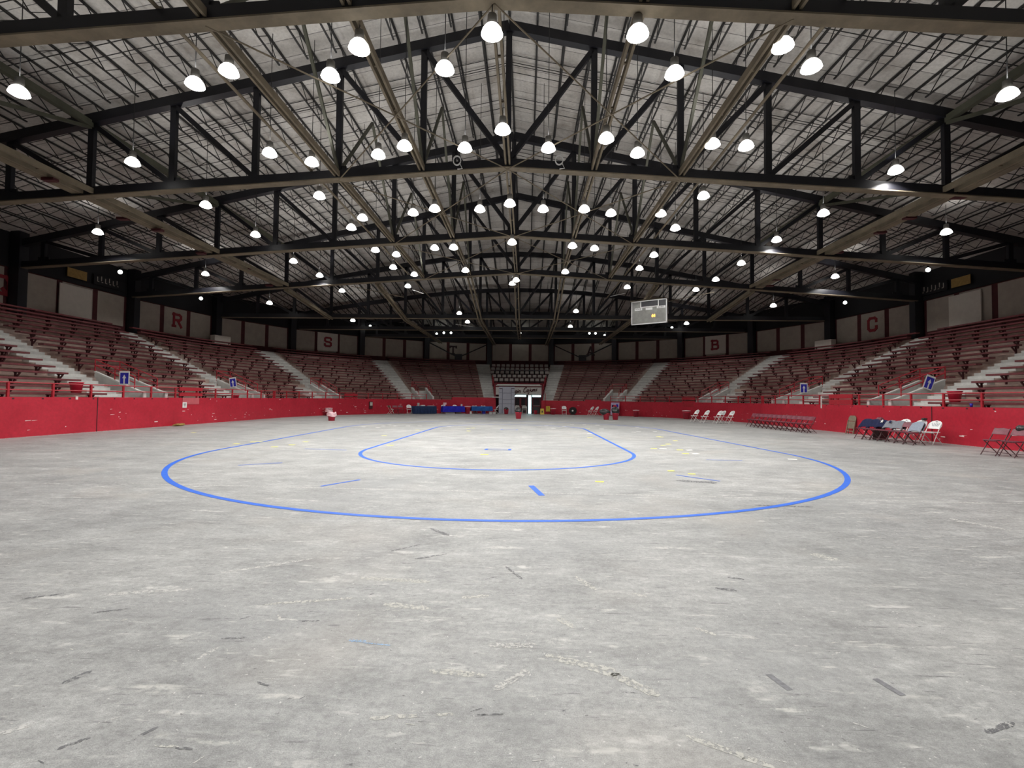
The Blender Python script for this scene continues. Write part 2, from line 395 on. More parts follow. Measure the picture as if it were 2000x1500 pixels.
def sqbox(x0, x1, y, lab):
    mb = MB()
    for x in (x0, x1): strip(mb, [(x - .01, y - .17), (x + .01, y + .17)], .09)
    strip(mb, [(x0, y - .15), (x1, y - .15)], .03); strip(mb, [(x0, y + .15), (x1, y + .15)], .03)
    tag(obj('tape_box', mb, M['tape']), lab, 'tape mark')
sqbox(-.39, .30, 14.45, 'nearer small blue tape box with bold ends in the inner loop')
sqbox(-.41, .34, 23.9, 'farther faint blue tape box near the far end of the inner loop')
def scrap(x, y, w, h, rz, m, lab, grp):
    mb = MB(); a = w / 2; b = h / 2
    mb.add([(-a, -b, .004), (a * .96, -b * .9, .004), (a, b, .005), (-a * .95, b * .95, .004)], [(0, 1, 2, 3)])
    o = obj('tape_scrap', mb, m); o.location = (x, y, 0); o.rotation_euler = (0, 0, rz); tag(o, lab, 'tape scrap', grp)
YG = 'yellow tape scraps on the floor'
YS = [(2.13, 9.02, .16, 'brightest yellow tape scrap, nearest one, right of the bold blue dash'), (3.88, 10.54, .15, 'yellow tape scrap left above the front right blue dash'),
      (4.18, 10.14, .15, 'yellow tape scrap touching the front right blue dash')]
for x, y, w, lab in YS: scrap(x, y, w, .11, random.uniform(-.2, .2), M['yellow'], lab, YG)
def floor_xy(px, py):       # measured marks, floor position from the survey of the photograph
    yaw, pit, rol, f = math.radians(1.671), math.radians(1.779), math.radians(.62), 950.28
    c, s = math.cos(rol), math.sin(rol); a, b = px - 1000, py - 750
    xr, yr = (a * c + b * s) / f, (-a * s + b * c) / f
    d = math.cos(pit) + yr * math.sin(pit); u = math.sin(pit) - yr * math.cos(pit)
    X = xr * math.cos(yaw) - d * math.sin(yaw); Y = xr * math.sin(yaw) + d * math.cos(yaw); t = -1.4982 / u
    return .7678 + X * t, Y * t
for px, py in ((1295, 870), (1305, 867.5), (1286, 853), (1291, 853.5), (1319, 861), (1328, 879), (1339, 886), (1277, 876)):
    x, y = floor_xy(px, py); scrap(x, y, .2, .14, random.uniform(-.4, .4), M['yellow'], 'small yellow tape scrap on the right side of the track, far half', YG)
for px, py in ((462, 867), (495, 863), (508, 863), (536, 873), (570, 869), (597, 863)):
    x, y = floor_xy(px, py); scrap(x, y, .2, .14, random.uniform(-.4, .4), M['yellow'], 'small yellow tape scrap by the left side of the outer blue loop', YG)
for px, py, lab in ((378, 845, 'lone yellow scrap on bare floor near the left red wall'), (750, 851, 'yellow scrap between the loops, left far side, upper'),
        (762, 870, 'yellow scrap just left of the inner loop corner'), (815, 840, 'yellow scrap at the far left of the inner loop'), (1149, 837, 'yellow scrap where the right inner line fades out'),
        (1152, 855, 'bold yellow scrap beside the right line of the inner loop'), (946, 888, 'pale yellow scrap below the nearer blue tape box')):
    x, y = floor_xy(px, py); scrap(x, y, .22, .16, random.uniform(-.4, .4), M['yellow'], lab, YG)
for px, py in ((924, 836), (914, 837), (915, 842)):
    x, y = floor_xy(px, py); scrap(x, y, .2, .16, random.uniform(-.4, .4), M['yellow'], 'small yellow scrap at the far end inside the inner loop', YG)
WG = 'white tape scraps at the far end of the track'
for px, py in ((710, 834), (738, 835), (749, 832), (761, 830), (771, 832), (797, 832), (820, 832), (877, 833), (1067, 832), (1081, 837), (1102, 833), (1117, 829), (1141, 829.5), (1167, 830.5), (1175, 838), (1152, 847)):
    x, y = floor_xy(px, py); scrap(x, y, .24, .2, random.uniform(-.5, .5), M['whitetape'], 'small white tape scrap at the far end of the track', WG)
for px, py in ((1234, 834.5), (1225, 844), (1235, 843), (1267, 842.5), (1327, 879), (1338, 886), (1276, 876), (1525, 897)):
    x, y = floor_xy(px, py); scrap(x + .3, y, .22, .14, random.uniform(-.5, .5), M['whitetape'], 'small white scrap on the right part of the track', WG)

# ------------------------------------------------------------------ red arena wall
for nm, s in (('wall_left', -1), ('wall_right', 1)):
    mb = MB(); ring(mb, s * 2.35, s * 60, [(16.58, 0), (16.58, 1.39), (16.75, 1.39), (16.75, 0)], 0)
    if s < 0: ring(mb, -2.4, -6.9, [(16.58, 1.385), (16.58, 1.63), (16.75, 1.63), (16.75, 1.385)], 0)
    else: ring(mb, 6.9, 8.5, [(16.58, 1.385), (16.58, 1.52), (16.75, 1.52), (16.75, 1.385)], 0)
    for k in range(170):      # chips and scrapes through the paint
        t = s * random.uniform(3, 46); z = random.choice((random.uniform(.15, .75), random.uniform(.1, .5), random.uniform(.1, 1.3)))
        l = random.choice((.04, .06, .1, .2)); h = random.uniform(.015, .045)
        if random.random() < .55: continue
        mb.add([(*PT(t, 16.574), z), (*PT(t + l, 16.574), z + random.uniform(-.01, .02)), (*PT(t + l, 16.574), z + h), (*PT(t, 16.574), z + h)], [(0, 1, 2, 3)], 1)
    for k in range(40):       # black notches along the top edge
        t = s * (9 + k * 1.02); w = random.uniform(.05, .11)
        mb.add([(*PT(t, 16.574), 1.31), (*PT(t + w, 16.574), 1.31), (*PT(t + w, 16.574), 1.36), (*PT(t, 16.574), 1.36)], [(0, 1, 2, 3)], 2)
    y = 19.23 if s < 0 else 19.45
    mb.box((s * 16.573, y, .69), (.012, .03, 1.38), 0, 2)
    if s < 0: mb.box((-16.572, 24.72, 1.22), (.012, 1.25, .34), 0, 3); mb.box((-16.57, 18.3, 1.36), (.02, .1, .12), 0, 1)
    struct(nm, mb, [M['redwall'], M['scuff'], M['bracket'], M['palered']])
mb = MB()
for s in (-1, 1): ring(mb, s * 2.4, s * 50, [(16.50, 0), (16.50, .012), (16.585, .012), (16.585, 0)])
o = struct('trim_1', mb, M['palepaint'])

# ------------------------------------------------------------------ concrete stands
NR, DR, DZ, Z0 = 17, .57, .285, 1.12
VOM = [(8.7, 10.15), (18.4, 19.55), (27.4, 28.95), (36.3, 37.8)]
def tread(i): return Z0 + DZ * i
def rr(i): return R0 + DR * i
TEND = 50.
for nm, s in (('floor_stand_left', -1), ('floor_stand_right', 1)):
    mb = MB(); edges = [2.36]
    for a, b in VOM: edges += [a, b]
    edges.append(TEND)
    for j in range(len(edges) - 1):
        i0 = 4 if j % 2 else 0
        prof = []
        for i in range(i0, NR):
            if i > i0: prof += [(rr(i), tread(i - 1)), (rr(i), tread(i))]
            else: prof += [(rr(i), .0), (rr(i), tread(i))]
        prof += [(27.2, tread(NR - 1)), (27.2, 0.)]
        mb.sweep([[(*PT(s * t, r), z) for r, z in prof] for t in samples(edges[j], edges[j + 1], 1.1)], True, 0)
        if i0:   # pit floor of the entrance and its pale back wall
            ring(mb, s * edges[j], s * edges[j + 1], [(16.76, .5), (16.76, .75), (19.02, .75), (19.02, .5)], 2)
            ring(mb, s * (edges[j] + .01), s * (edges[j + 1] - .01), [(18.98, .75), (18.98, tread(4) - .02), (19.02, tread(4) - .02), (19.02, .75)], 1)
    struct(nm, mb, [M['concrete'], M['whitecon'], M['parapet']])

# aisle steps
AISLE = {  # index: list of (t0, t1, first row, last row)
    0: [(2.42, 3.45, 0, NR)], 1: [(10.3, 11.5, 0, NR)], 2: [(19.7, 21.1, 0, 5), (18.4, 19.65, 4, NR)],
    3: [(29.1, 30.7, 0, 5), (27.5, 28.95, 4, NR)], 4: [(38.0, 39.5, 0, NR)]}
for s, side in ((-1, 'left'), (1, 'right')):
    for k, parts in AISLE.items():
        for q, (a, b, i0, i1) in enumerate(parts):
            mb = MB()
            for i in range(i0, i1):
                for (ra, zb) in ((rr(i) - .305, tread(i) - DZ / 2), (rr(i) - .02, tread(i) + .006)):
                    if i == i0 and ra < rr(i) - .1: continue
                    ring(mb, s * a, s * b, [(ra, zb - .16), (ra, zb), (ra + .31, zb), (ra + .31, zb - .16)], 0 if ra < rr(i) - .1 else 1)  # grey and pale steps alternate: step shading put into the colour
            if k == 0: lab = f'broad pale concrete steps just {side} of the far doorway'
            elif len(parts) == 1: lab = f'full height pale aisle steps, {ORD[k + 1]} flight {side} of the far doorway'
            else: lab = f'{"lower" if q == 0 else "upper"} pale aisle steps, {ORD[k + 1]} flight {side} of the far doorway'
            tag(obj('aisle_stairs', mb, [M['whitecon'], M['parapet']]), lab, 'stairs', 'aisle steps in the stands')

# benches
bk = MB(); bk.beam((0, .34, 0), (0, .34, .36), .05, .06, (0, 1, 0)); bk.beam((0, .16, .34), (0, .36, .08), .045, .05, (0, 1, 0))
bk.box((0, .27, .35), (.05, .28, .03)); bracket_me = bk.mesh('bracket', M['bracket'])
SECT = [  # (t0,t1) for low rows (0-3), (t0,t1) for high rows (4+)
    ((3.5, 8.6), (3.5, 10.25)), ((11.55, 18.3), (11.55, 18.35)), ((21.15, 27.3), (19.7, 27.45)), ((30.75, 36.2), (29.0, 37.95)), ((39.55, TEND), (39.55, TEND))]
for s, side in ((-1, 'left'), (1, 'right')):
    for q, (lo, hi) in enumerate(SECT):
        for i in range(NR):
            a, b = lo if i < 4 else hi
            if q in (2, 3) and i == 4: a = 21.15 if q == 2 else 30.75
            r = rr(i); z = tread(i)
            a += .04; b -= .04
            root = thing('bench', f'maroon plank bench, {ORD[i + 1]} row up, {ORD[q + 1]} section {side} of far doorway', 'bench',
                         (*PT(s * (a + b) / 2, r + .28), z), 0, 'maroon bench rows in the stands')
            mb = MB(); ring(mb, s * a, s * b, [(r + .14, z + .365), (r + .14, z + .44), (r + .41, z + .44), (r + .41, z + .365)], step=1.6)
            mb.v = [tuple(Vector(p) - root.location) for p in mb.v]
            obj('seat_plank', mb, M['bench'], root)
            # curved rows are wider farther out, so keep brackets about 1.25 m apart there
            mid = r / R0 if (a + b) / 2 < L90 else 1.
            n = max(2, int(round((b - a) * mid / 1.6)))
            if q == 0: n = 4 if i < 4 else 5
            for k in range(n):
                t = s * (a + (b - a) * (k + ((.28, .78, .45, .05)[i % 4] if q else .35) + .08) / n)
                p = Vector((*PT(t, r), z)) - root.location
                put('bracket', bracket_me, root, p, HEAD(t))

# entrance wells: parapets and railings
def V3(t, r, z): return (*PT(t, r), z)
def rails(root, pts, name='rail', rad=.024): 
    mb = MB(); mb.tube(pts, rad, 6); return obj(name, mb, M['rail'], root)
for s, side in ((-1, 'left'), (1, 'right')):
    for k, (a, b) in enumerate(VOM):
        for q, t in enumerate((a, b)):
            mb = MB(); w = .075; tt = t + (-w if q else w)
            prof = [(16.78, .3), (16.78, 1.60), (16.98, 1.64), (19.1, 2.52), (19.1, .3)]
            mb.sweep([[V3(s * (tt - w), r, z) for r, z in prof], [V3(s * (tt + w), r, z) for r, z in prof]])
            o = obj('entrance_parapet', mb, M['parapet'])
            where = 'inner' if q == 0 else 'outer'
            tag(o, f'grey sloping parapet on {where} side of {ORD[k + 1]} stand entrance {side} of far doorway', 'parapet', 'parapets of the stand entrances')
            mb = MB(); w2 = .085; cp = [(16.76, 1.60), (16.76, 1.66), (16.98, 1.70), (19.12, 2.58), (19.12, 2.52), (16.98, 1.64)]
            mb.sweep([[V3(s * (tt - w2), r, z) for r, z in cp], [V3(s * (tt + w2), r, z) for r, z in cp]])
            mb.sweep([[V3(s * (tt - w2), r, z) for r, z in ((16.755, 1.2), (16.755, 1.62), (16.80, 1.62), (16.80, 1.2))], [V3(s * (tt + w2), r, z) for r, z in ((16.755, 1.2), (16.755, 1.62), (16.80, 1.62), (16.80, 1.2))]])
            obj('coping', mb, M['whitecon'], o)
        root = thing('entrance_railing', f'red railing around {ORD[k + 1]} stand entrance {side} of the far doorway', 'railing', (0, 0, 0), 0, 'railings of the stand entrances')
        for q, t in enumerate((a + .07, b - .07)):
            T = s * t
            for dz, nm in ((.55, 'top_rail'), (.28, 'mid_rail')):
                rails(root, [V3(T, 17.25, 1.78 + dz), V3(T, 19.15, 2.57 + dz)], nm)
            for r in (17.25, 18.2, 19.15):
                z = 1.78 + (r - 17.25) / 1.9 * .79; rails(root, [V3(T, r, z - .1), V3(T, r, z + .55)], 'post')
        for dz, nm in ((.55, 'top_rail'), (.28, 'mid_rail')):
            rails(root, [V3(s * (a + .07), 19.15, 2.57 + dz), V3(s * (b - .07), 19.15, 2.57 + dz)], nm)

# arrow signs hung on the entrance railings
def arrow_sign(x, y, z, sx, lab, tilt=0.):
    o = MB(); o.box((0, 0, 0), (.5 * sx, .012, .62)); root = obj('arrow_sign', o, M['paper'], loc=(x, y, z))
    root.rotation_euler = (0, tilt, 0); tag(root, lab, 'sign', 'blue arrow signs on the stand entrances')
    f = MB(); f.box((0, -.009, -.02), (.40 * sx, .006, .50)); obj('sign_field', f, M['arrowblue'], root)
    h = MB(); sx2 = sx
    h.poly([(-.035 * sx2, -.0135, -.27), (.035 * sx2, -.0135, -.27), (.035 * sx2, -.0135, -.02), (.10 * sx2, -.0135, -.02), (0, -.0135, .15), (-.10 * sx2, -.0135, -.02), (-.035 * sx2, -.0135, -.02)], (0, .003, 0))
    obj('arrow', h, M['paper'], root)
arrow_sign(-17.59, 21.70, 2.28, .95, 'blue sign with white up arrow at the nearest left stand entrance')
arrow_sign(-17.97, 30.55, 2.38, .9, 'smaller looking blue arrow sign at second nearest left stand entrance', -.15)
arrow_sign(18.32, 21.70, 2.42, .8, 'blue arrow sign at nearest right stand entrance, tilted', .35)
arrow_sign(17.91, 30.55, 2.38, .9, 'blue arrow sign at second nearest right stand entrance')

# guard railing on top of the red wall
def guard(t0, t1, s, lab):
    root = thing('guard_railing', lab, 'railing', (0, 0, 0), 0, 'guard railings on the red wall')
    for z, nm in ((1.89, 'top_rail'), (1.64, 'mid_rail')):
        mb = MB(); mb.tube([V3(s * t, 16.67, z) for t in samples(t0, t1, 1.2)], .026, 6); obj(nm, mb, M['rail'], root)
    n = int(round((t1 - t0) / 1.53))
    for k in range(n + 1):
        t = s * (t0 + (t1 - t0) * k / n); mb = MB(); mb.beam(V3(t, 16.67, 1.38), V3(t, 16.67, 1.90), .07, .06); obj('post', mb, M['rail'], root)
guard(26.5, TEND, -1, 'red two rail guard railing along the straight left wall top')
guard(9.5, 26.3, -1, 'red two rail guard railing along the curved left wall top')
guard(26.5, TEND, 1, 'red two rail guard railing along the straight right wall top')
guard(9.5, 26.3, 1, 'red two rail guard railing along the curved right wall top')
def gate(t0, t1, s, boards, lab, dark=False):
    root = thing('railing_gate', lab, 'gate', (*PT(s * (t0 + t1) / 2, 16.6), 1.4), 0, 'red board panels on the railing')
    for za, zb in boards:
        mb = MB(); ring(mb, s * t0, s * t1, [(16.58, za), (16.58, zb), (16.63, zb), (16.63, za)], step=3); mb.v = [tuple(Vector(p) - root.location) for p in mb.v]
        obj('board', mb, M['rail'], root)
    for t in (t0 + .1, t1 - .1):
        mb = MB(); mb.beam(Vector(V3(s * t, 16.645, 1.38)) - root.location, Vector(V3(s * t, 16.645, 1.9)) - root.location, .08, .04); obj('post', mb, M['bracket'], root)
def tY(y): return L90 + YC - y
gate(tY(25.6), tY(23.9), -1, [(1.74, 1.92), (1.47, 1.62)], 'red two board panel on left railing above the white notice')
gate(tY(25.9), tY(24.1), 1, [(1.70, 1.92), (1.40, 1.66)], 'solid red board panel on right railing above the leaning tan chair')
gate(20.2 - 3.4, 20.2 - 2.0, -1, [(1.62, 1.82), (1.40, 1.52)], 'small red board panel on the curved left railing')
gate(20.2 - 3.2, 20.2 - 1.8, 1, [(1.60, 1.80), (1.38, 1.5), (1.0, 1.3)], 'red stepped board panel on the curved right wall behind white chairs')
def pail(x, y, z, lab):
    mb = MB(); mb.lathe([(.16, 0), (.22, .38), (.235, .39), (.235, .42), (.21, .42), (.15, .02)], n=18, cap0=True); o = obj('pail', mb, M['tubred'], loc=(x, y, z), smooth=True)
    tag(o, lab, 'bucket', 'red pails on the stands')
pail(-17.03, 18.75, 1.565, 'red pail behind the left railing on the lowest bench')
pail(17.03, 18.95, 1.565, 'red pail behind the right railing on the lowest bench')
pail(-17.1, 29.4, 1.15, 'small red pail at the foot of the lower left steps')
mb = MB(); mb.lathe([(.035, 0), (.05, .13)], n=14, cap0=True, cap1=True); tag(obj('cup', mb, M['arrowblue'], loc=(16.66, 17.85, 1.39), smooth=True), 'small blue cup on the right red wall top', 'cup')
mb = MB(); mb.box((0, 0, .25), (.04, .05, .62)); tag(obj('wooden_stake', mb, M['paper'], loc=(16.55, 26.5, 1.25)), 'white upright stake on the right wall beside the red panel', 'stake')

# notices on the wall
def notice(t, z, w, h, lab, m='paper'):
    mb = MB(); mb.box((0, 0, 0), (w, .012, h)); o = obj('wall_notice', mb, M[m], loc=(*PT(t, 16.565), z), rz=HEAD(t)); tag(o, lab, 'notice')
    p = MB()
    for k in range(3): p.box((0, -.008, h * (.22 - .2 * k)), (w * (.6 - .1 * k), .004, h * .09))
    obj('print', p, M['ink'], o)
notice(-tY(24.25), 1.02, .30, .28, 'small white paper notice on the left red wall below the gate')
o = MB(); o.box((0, 0, 0), (.34, .08, .62)); o = obj('wall_box', o, M['bracket'], loc=(*PT(-R0 * math.radians(52.7), 16.53), .83), rz=HEAD(-R0 * math.radians(52.7)))
tag(o, 'dark box with pale face on the curved left wall', 'wall box'); p = MB(); p.box((0, -.05, .1), (.26, .03, .3)); obj('box_face', p, M['board'], o)

# ------------------------------------------------------------------ rear wall, columns, letters
STEP = math.radians(180 / 11)
cols = [(k + .5) * STEP for k in range(-6, 6)]
RC, RW = 26.93, 27.3
nodes = [(-RW, y) for y in (-12, 2.68, 10.29, 17.9, 25.51)] + [(RW * math.sin(a), YC + RW * math.cos(a)) for a in cols] + [(RW, y) for y in (25.51, 17.9, 10.29, 2.68, -12)]
def bay_frame(i):
    a = Vector((*nodes[i], 0)); b = Vector((*nodes[i + 1], 0)); d = (b - a); L = d.length; d.normalize(); n = Vector((d.y, -d.x, 0))
    return a, d, n, L      # n points into the room
wb = MB()
for i in range(len(nodes) - 1):
    a, d, n, L = bay_frame(i)
    P = lambda s, z, o=0.: a + d * s + n * o + Vector((0, 0, z))
    wb.add([P(0, 5.2), P(L, 5.2), P(L, 8.38), P(0, 8.38)], [(0, 1, 2, 3)], 0)
    wb.add([P(0, 8.38), P(L, 8.38), P(L, 10.45), P(0, 10.45)], [(0, 1, 2, 3)], 1)
    wb.add([P(0, 8.36, .12), P(L, 8.36, .12), P(L, 8.62, .12), P(0, 8.62, .12)], [(0, 1, 2, 3)], 1)
    wb.add([P(0, 8.36, 0), P(L, 8.36, 0), P(L, 8.36, .12), P(0, 8.36, .12)], [(0, 1, 2, 3)], 1)
    k = max(1, int(round(L / 2.5))); m0 = .42; pw = (L - 2 * m0 - (k - 1) * .36) / k
    for j in range(k):
        s0 = m0 + j * (pw + .36)
        for z0, z1, mi in ((6.25, 8.30, 2),):
            wb.add([P(s0, z0, .03), P(s0 + pw, z0, .03), P(s0 + pw, z1, .03), P(s0, z1, .03)], [(0, 1, 2, 3)], mi)
struct('wall_rear', wb, [M['darkred'], M['blackwall'], M['panel']])
for i, (x, y) in enumerate(nodes):
    if 2 <= i <= len(nodes) - 3:
        f = RC / RW; cx, cy = (x * f, y if abs(x) == RW else YC + (y - YC) * f)
        rz = math.atan2(-cx, cy - YC) if abs(x) < RW else 0
        mb = MB(); mb.box((0, 0, 7.6), (.55, .5, 5.4)); o = obj('column', mb, M['black'], loc=(cx, cy, 0), rz=rz); o['kind'] = 'structure'
def on_bay(i, s, z, off=.05):
    a, d, n, L = bay_frame(i); p = a + d * s + n * off; return (p.x, p.y, z), math.atan2(d.y, d.x), L
BLOCK = dict(Q=[[(.2, .05), (.05, .25), (.05, .75), (.2, .95), (.6, .95), (.75, .75), (.75, .25), (.6, .05), (.2, .05)], [(.45, .3), (.82, -.05)]],
 R=[[(.08, 0), (.08, 1)], [(.0, .93), (.58, .93), (.72, .82), (.72, .62), (.58, .5), (.08, .5)], [(.42, .5), (.76, 0)], [(-.03, .03), (.22, .03)]],
 S=[[(.74, .72), (.74, .86), (.62, .95), (.18, .95), (.06, .86), (.06, .62), (.18, .52), (.62, .48), (.74, .38), (.74, .14), (.62, .05), (.18, .05), (.06, .14), (.06, .28)]],
 T=[[(.4, 0), (.4, .95)], [(0, .93), (.8, .93)], [(.02, .78), (.02, .97)], [(.78, .78), (.78, .97)], [(.25, .03), (.55, .03)]],
 A=[[(.05, 0), (.40, 1)], [(.40, 1), (.75, 0)], [(.2, .3), (.6, .3)], [(-.05, .03), (.2, .03)], [(.6, .03), (.85, .03)]],
 B=[[(.1, 0), (.1, 1)], [(0, .94), (.56, .94), (.68, .84), (.68, .64), (.56, .53), (.1, .53)], [(.56, .53), (.74, .42), (.74, .16), (.6, .06), (0, .06)]],
 C=[[(.74, .68), (.74, .84), (.6, .95), (.2, .95), (.06, .8), (.06, .2), (.2, .05), (.6, .05), (.74, .16), (.74, .32)]])
def letter_mesh(ch, size, m):
    mb = MB()
    for pl in BLOCK[ch]:
        for k, (a, b) in enumerate(zip(pl, pl[1:])):
            A = Vector(((a[0] - .4) * size, 0, (a[1] - .5) * size)); B = Vector(((b[0] - .4) * size, 0, (b[1] - .5) * size)); d = (B - A).normalized() * size * .07
            mb.beam(A - d, B + d, .03 + .002 * k, size * .19, Vector((0, 1, 0)).cross(d))
    return mb.mesh('wall_letter', m)
def wall_letter(ch, i, frac, z, size, m, lab, board=None):
    a, d, n, L = bay_frame(i)
    if board:
        p, rz, _ = on_bay(i, frac * L, z, .1); mb = MB(); mb.box((0, 0, 0), (board[0], .04, board[1])); o = obj('letter_board', mb, M['board'], loc=p, rz=rz)
        tag(o, f'pale square board behind the red letter {ch} on the rear wall', 'board')
    p, rz, _ = on_bay(i, frac * L, z, .16 if board else .05); me = letter_mesh(ch, size * .78, M[m])
    o = put('wall_letter', me, None, p); o.rotation_euler = (0, 0, rz); tag(o, lab, 'letter', 'section letters on the rear wall')
# bays: nodes 4-5 is the straight bay before the left corner column; 5.. are the eleven round bays
wall_letter('Q', 3, .93, 7.3, 1.3, 'letter', 'large red letter Q beside a black column at the left edge')
wall_letter('R', 5, .52, 7.4, 1.3, 'letter', 'red letter R on a cream wall panel, left side')
wall_letter('S', 7, .50, 7.35, 1.25, 'letter', 'red letter S on a pale square board', (2.25, 1.9))
wall_letter('T', 9, .42, 7.4, 1.3, 'letterdark', 'dark letter T behind the black bracing, left of far doorway')
wall_letter('A', 11, .62, 7.4, 1.3, 'letterdark', 'dark letter A behind the black bracing, right of far doorway')
wall_letter('B', 13, .50, 7.35, 1.25, 'letter', 'red letter B on a pale square board', (2.25, 1.9))
wall_letter('C', 15, .50, 7.4, 1.3, 'letter', 'red letter C on a cream wall panel, right side')
for s, y0, lab in ((-1, 29.15, 'large blank pale square board on the left rear wall'), (1, 29.95, 'large blank pale square board on the right rear wall')):
    mb = MB(); mb.box((0, 0, 0), (.06, 2.15, 1.95)); tag(obj('blank_board', mb, M['board'], loc=(s * 27.15, y0, 7.2)), lab, 'board')
    mb = MB(); mb.box((0, 0, 0), (.04, 1.3, .55)); o = obj('banner', mb, M['banner'], loc=(s * 27.12, y0 + (.0 if s < 0 else .2), 8.95)); tag(o, f'dim amber banner above the blank board, {"left" if s < 0 else "right"} rear wall', 'banner')
    mb = MB(); mb.box((0, 0, 0), (.04, 2.6, .62)); o = obj('banner', mb, M['blackwall'], loc=(s * 27.12, y0 + 2.45, 8.95)); tag(o, f'dark banner with pale marks beside the amber one, {"left" if s < 0 else "right"} rear wall', 'banner')
    mb = MB()
    for k in range(6): mb.box((-s * .025, -1.05 + k * .3, .05 + .08 * (k % 2)), (.01, .06, .3)); mb.box((-s * .025, -.98 + k * .3, -.1), (.01, .12, .05))
    obj('banner_mark', mb, M['panel2'], o)
for s, lab in ((-1, 'pale blank box panel at the foot of a left rear column'), (1, 'pale blank box panel at the foot of a right rear column')):
    th = s * math.radians(73.9); mb = MB(); mb.box((0, 0, 0), (1.55, .5, .72)); tag(obj('panel_box', mb, M['board'], loc=(26.35 * math.sin(th), YC + 26.35 * math.cos(th), 6.25), rz=-th), lab, 'panel box')
for i, side in ((9, 'left'), (11, 'right')):
    a, d, n, L = bay_frame(i)
    root = thing('wall_brace', f'black V shaped steel bracing on the rear wall, {side} of far doorway', 'brace', a + d * L / 2 + n * .3, 0, 'V braces on the rear wall')
    for q in (0, 1):
        mb = MB(); mb.beam(-d * (L / 2 - .2) * (1 - 2 * q) + Vector((0, 0, 8.25)), Vector((0, 0, 6.5)), .12, .16, n); obj('brace_arm', mb, M['black'], root)
    mb = MB(); mb.beam(Vector((0, 0, 6.2)), Vector((0, 0, 6.9)), .9, .06, n); obj('gusset', mb, M['black'], root)

# ------------------------------------------------------------------ roof
def zroof(x, y):
    r = abs(x) if y <= YC - .2 else math.hypot(x, y - (YC - .2)); return 15.5 - .217 * r       # centre of the truss top chord
DK = .70                                                                                         # deck above it
dk = MB(); ys = [-12, 33.1]
for s in (-1, 1): dk.add([(0, -12, 15.5 + DK), (s * 27.4, -12, 15.5 + DK - .217 * 27.4), (s * 27.4, 33.1, 15.5 + DK - .217 * 27.4), (0, 33.1, 15.5 + DK)], [(0, 1, 2, 3) if s > 0 else (3, 2, 1, 0)])
n = 66
rim = [(27.4 * math.sin(-PI / 2 + PI * k / n), 33.1 + 27.4 * math.cos(-PI / 2 + PI * k / n), 15.5 + DK - .217 * 27.4) for k in range(n + 1)]
dk.add([(0, 33.1, 15.5 + DK)] + rim, [(0, k + 1, k + 2) for k in range(n)])
struct('ceiling', dk, M['deck'])

PN = 3.193
BENTS = [10.29, 17.9, 25.51, 33.12]
def truss(zt, zb, hw, root, y=0.):
    """zt, zb: chord heights by x; members as separate parts, local y = 0"""
    nn = int(hw // PN); xs = [k * PN for k in range(-nn, nn + 1)]
    for s in (-1, 1):
        mb = MB(); X = [0] + [s * k * PN for k in range(1, nn + 1)] + [s * hw]
        for p, q in zip(X, X[1:]): mb.beam((p, 0, zt(p)), (q, 0, zt(q)), .30, .36)
        obj('top_chord', mb, M['black'], root)
        mb = MB()
        mb.beam((0, 0, zb(0) + .2), (s * hw, 0, zb(hw) + .2), .26, .32); ch = obj('bottom_chord', mb, M['black'], root)
        mb = MB(); mb.beam((0, 0, zb(0) + .02), (s * hw, 0, zb(hw) + .02), .34, .04); obj('flange', mb, M['tan'], ch)
    for k, x in enumerate(xs):
        mb = MB(); mb.beam((x, 0, zb(x) + .3), (x, 0, zt(x) - .1), .22, .16, (0, 1, 0)); obj('vertical', mb, M['black'], root)
    for s in (-1, 1):
        for k in range(nn):
            x0, x1 = s * k * PN, s * (k + 1) * PN
            mb = MB(); mb.beam((x0, .02, zb(x0) + .3), (x1, .02, zt(x1) - .15), .18, .2, (0, 1, 0)); obj('diagonal', mb, M['black'], root)
        for k in range(0, nn + 1, 2):
            x = s * k * PN
            if x or s > 0: mb = MB(); mb.box((x, 0, zb(x) + .38), (.6, .05, .34)); obj('gusset', mb, M['black'], root)
zb0 = lambda x: 10.08 - .066 * abs(x)
root = thing('roof_truss', 'nearest black steel roof truss, bottom chord crossing the photo top', 'roof truss', (0, BENTS[0], 0), 0, 'roof trusses')
truss(lambda x: 15.5 - .217 * abs(x), zb0, 26.8, root)
for k, y in enumerate(BENTS[1:]): dup(root, (0, y, 0), 0, f'{ORD[k + 2]} black steel roof truss from the camera', 'roof trusses')
for k, (y, hw) in enumerate(((40.94, 25.4), (47.9, 22.0), (53.7, 17.2))):
    root = thing('roof_truss', f'{ORD[k + 5]} black steel roof truss from the camera, over the round end', 'roof truss', (0, y, 0), 0, 'roof trusses')
    truss(lambda x, y=y: zroof(x, y), lambda x: 8.24, hw, root)

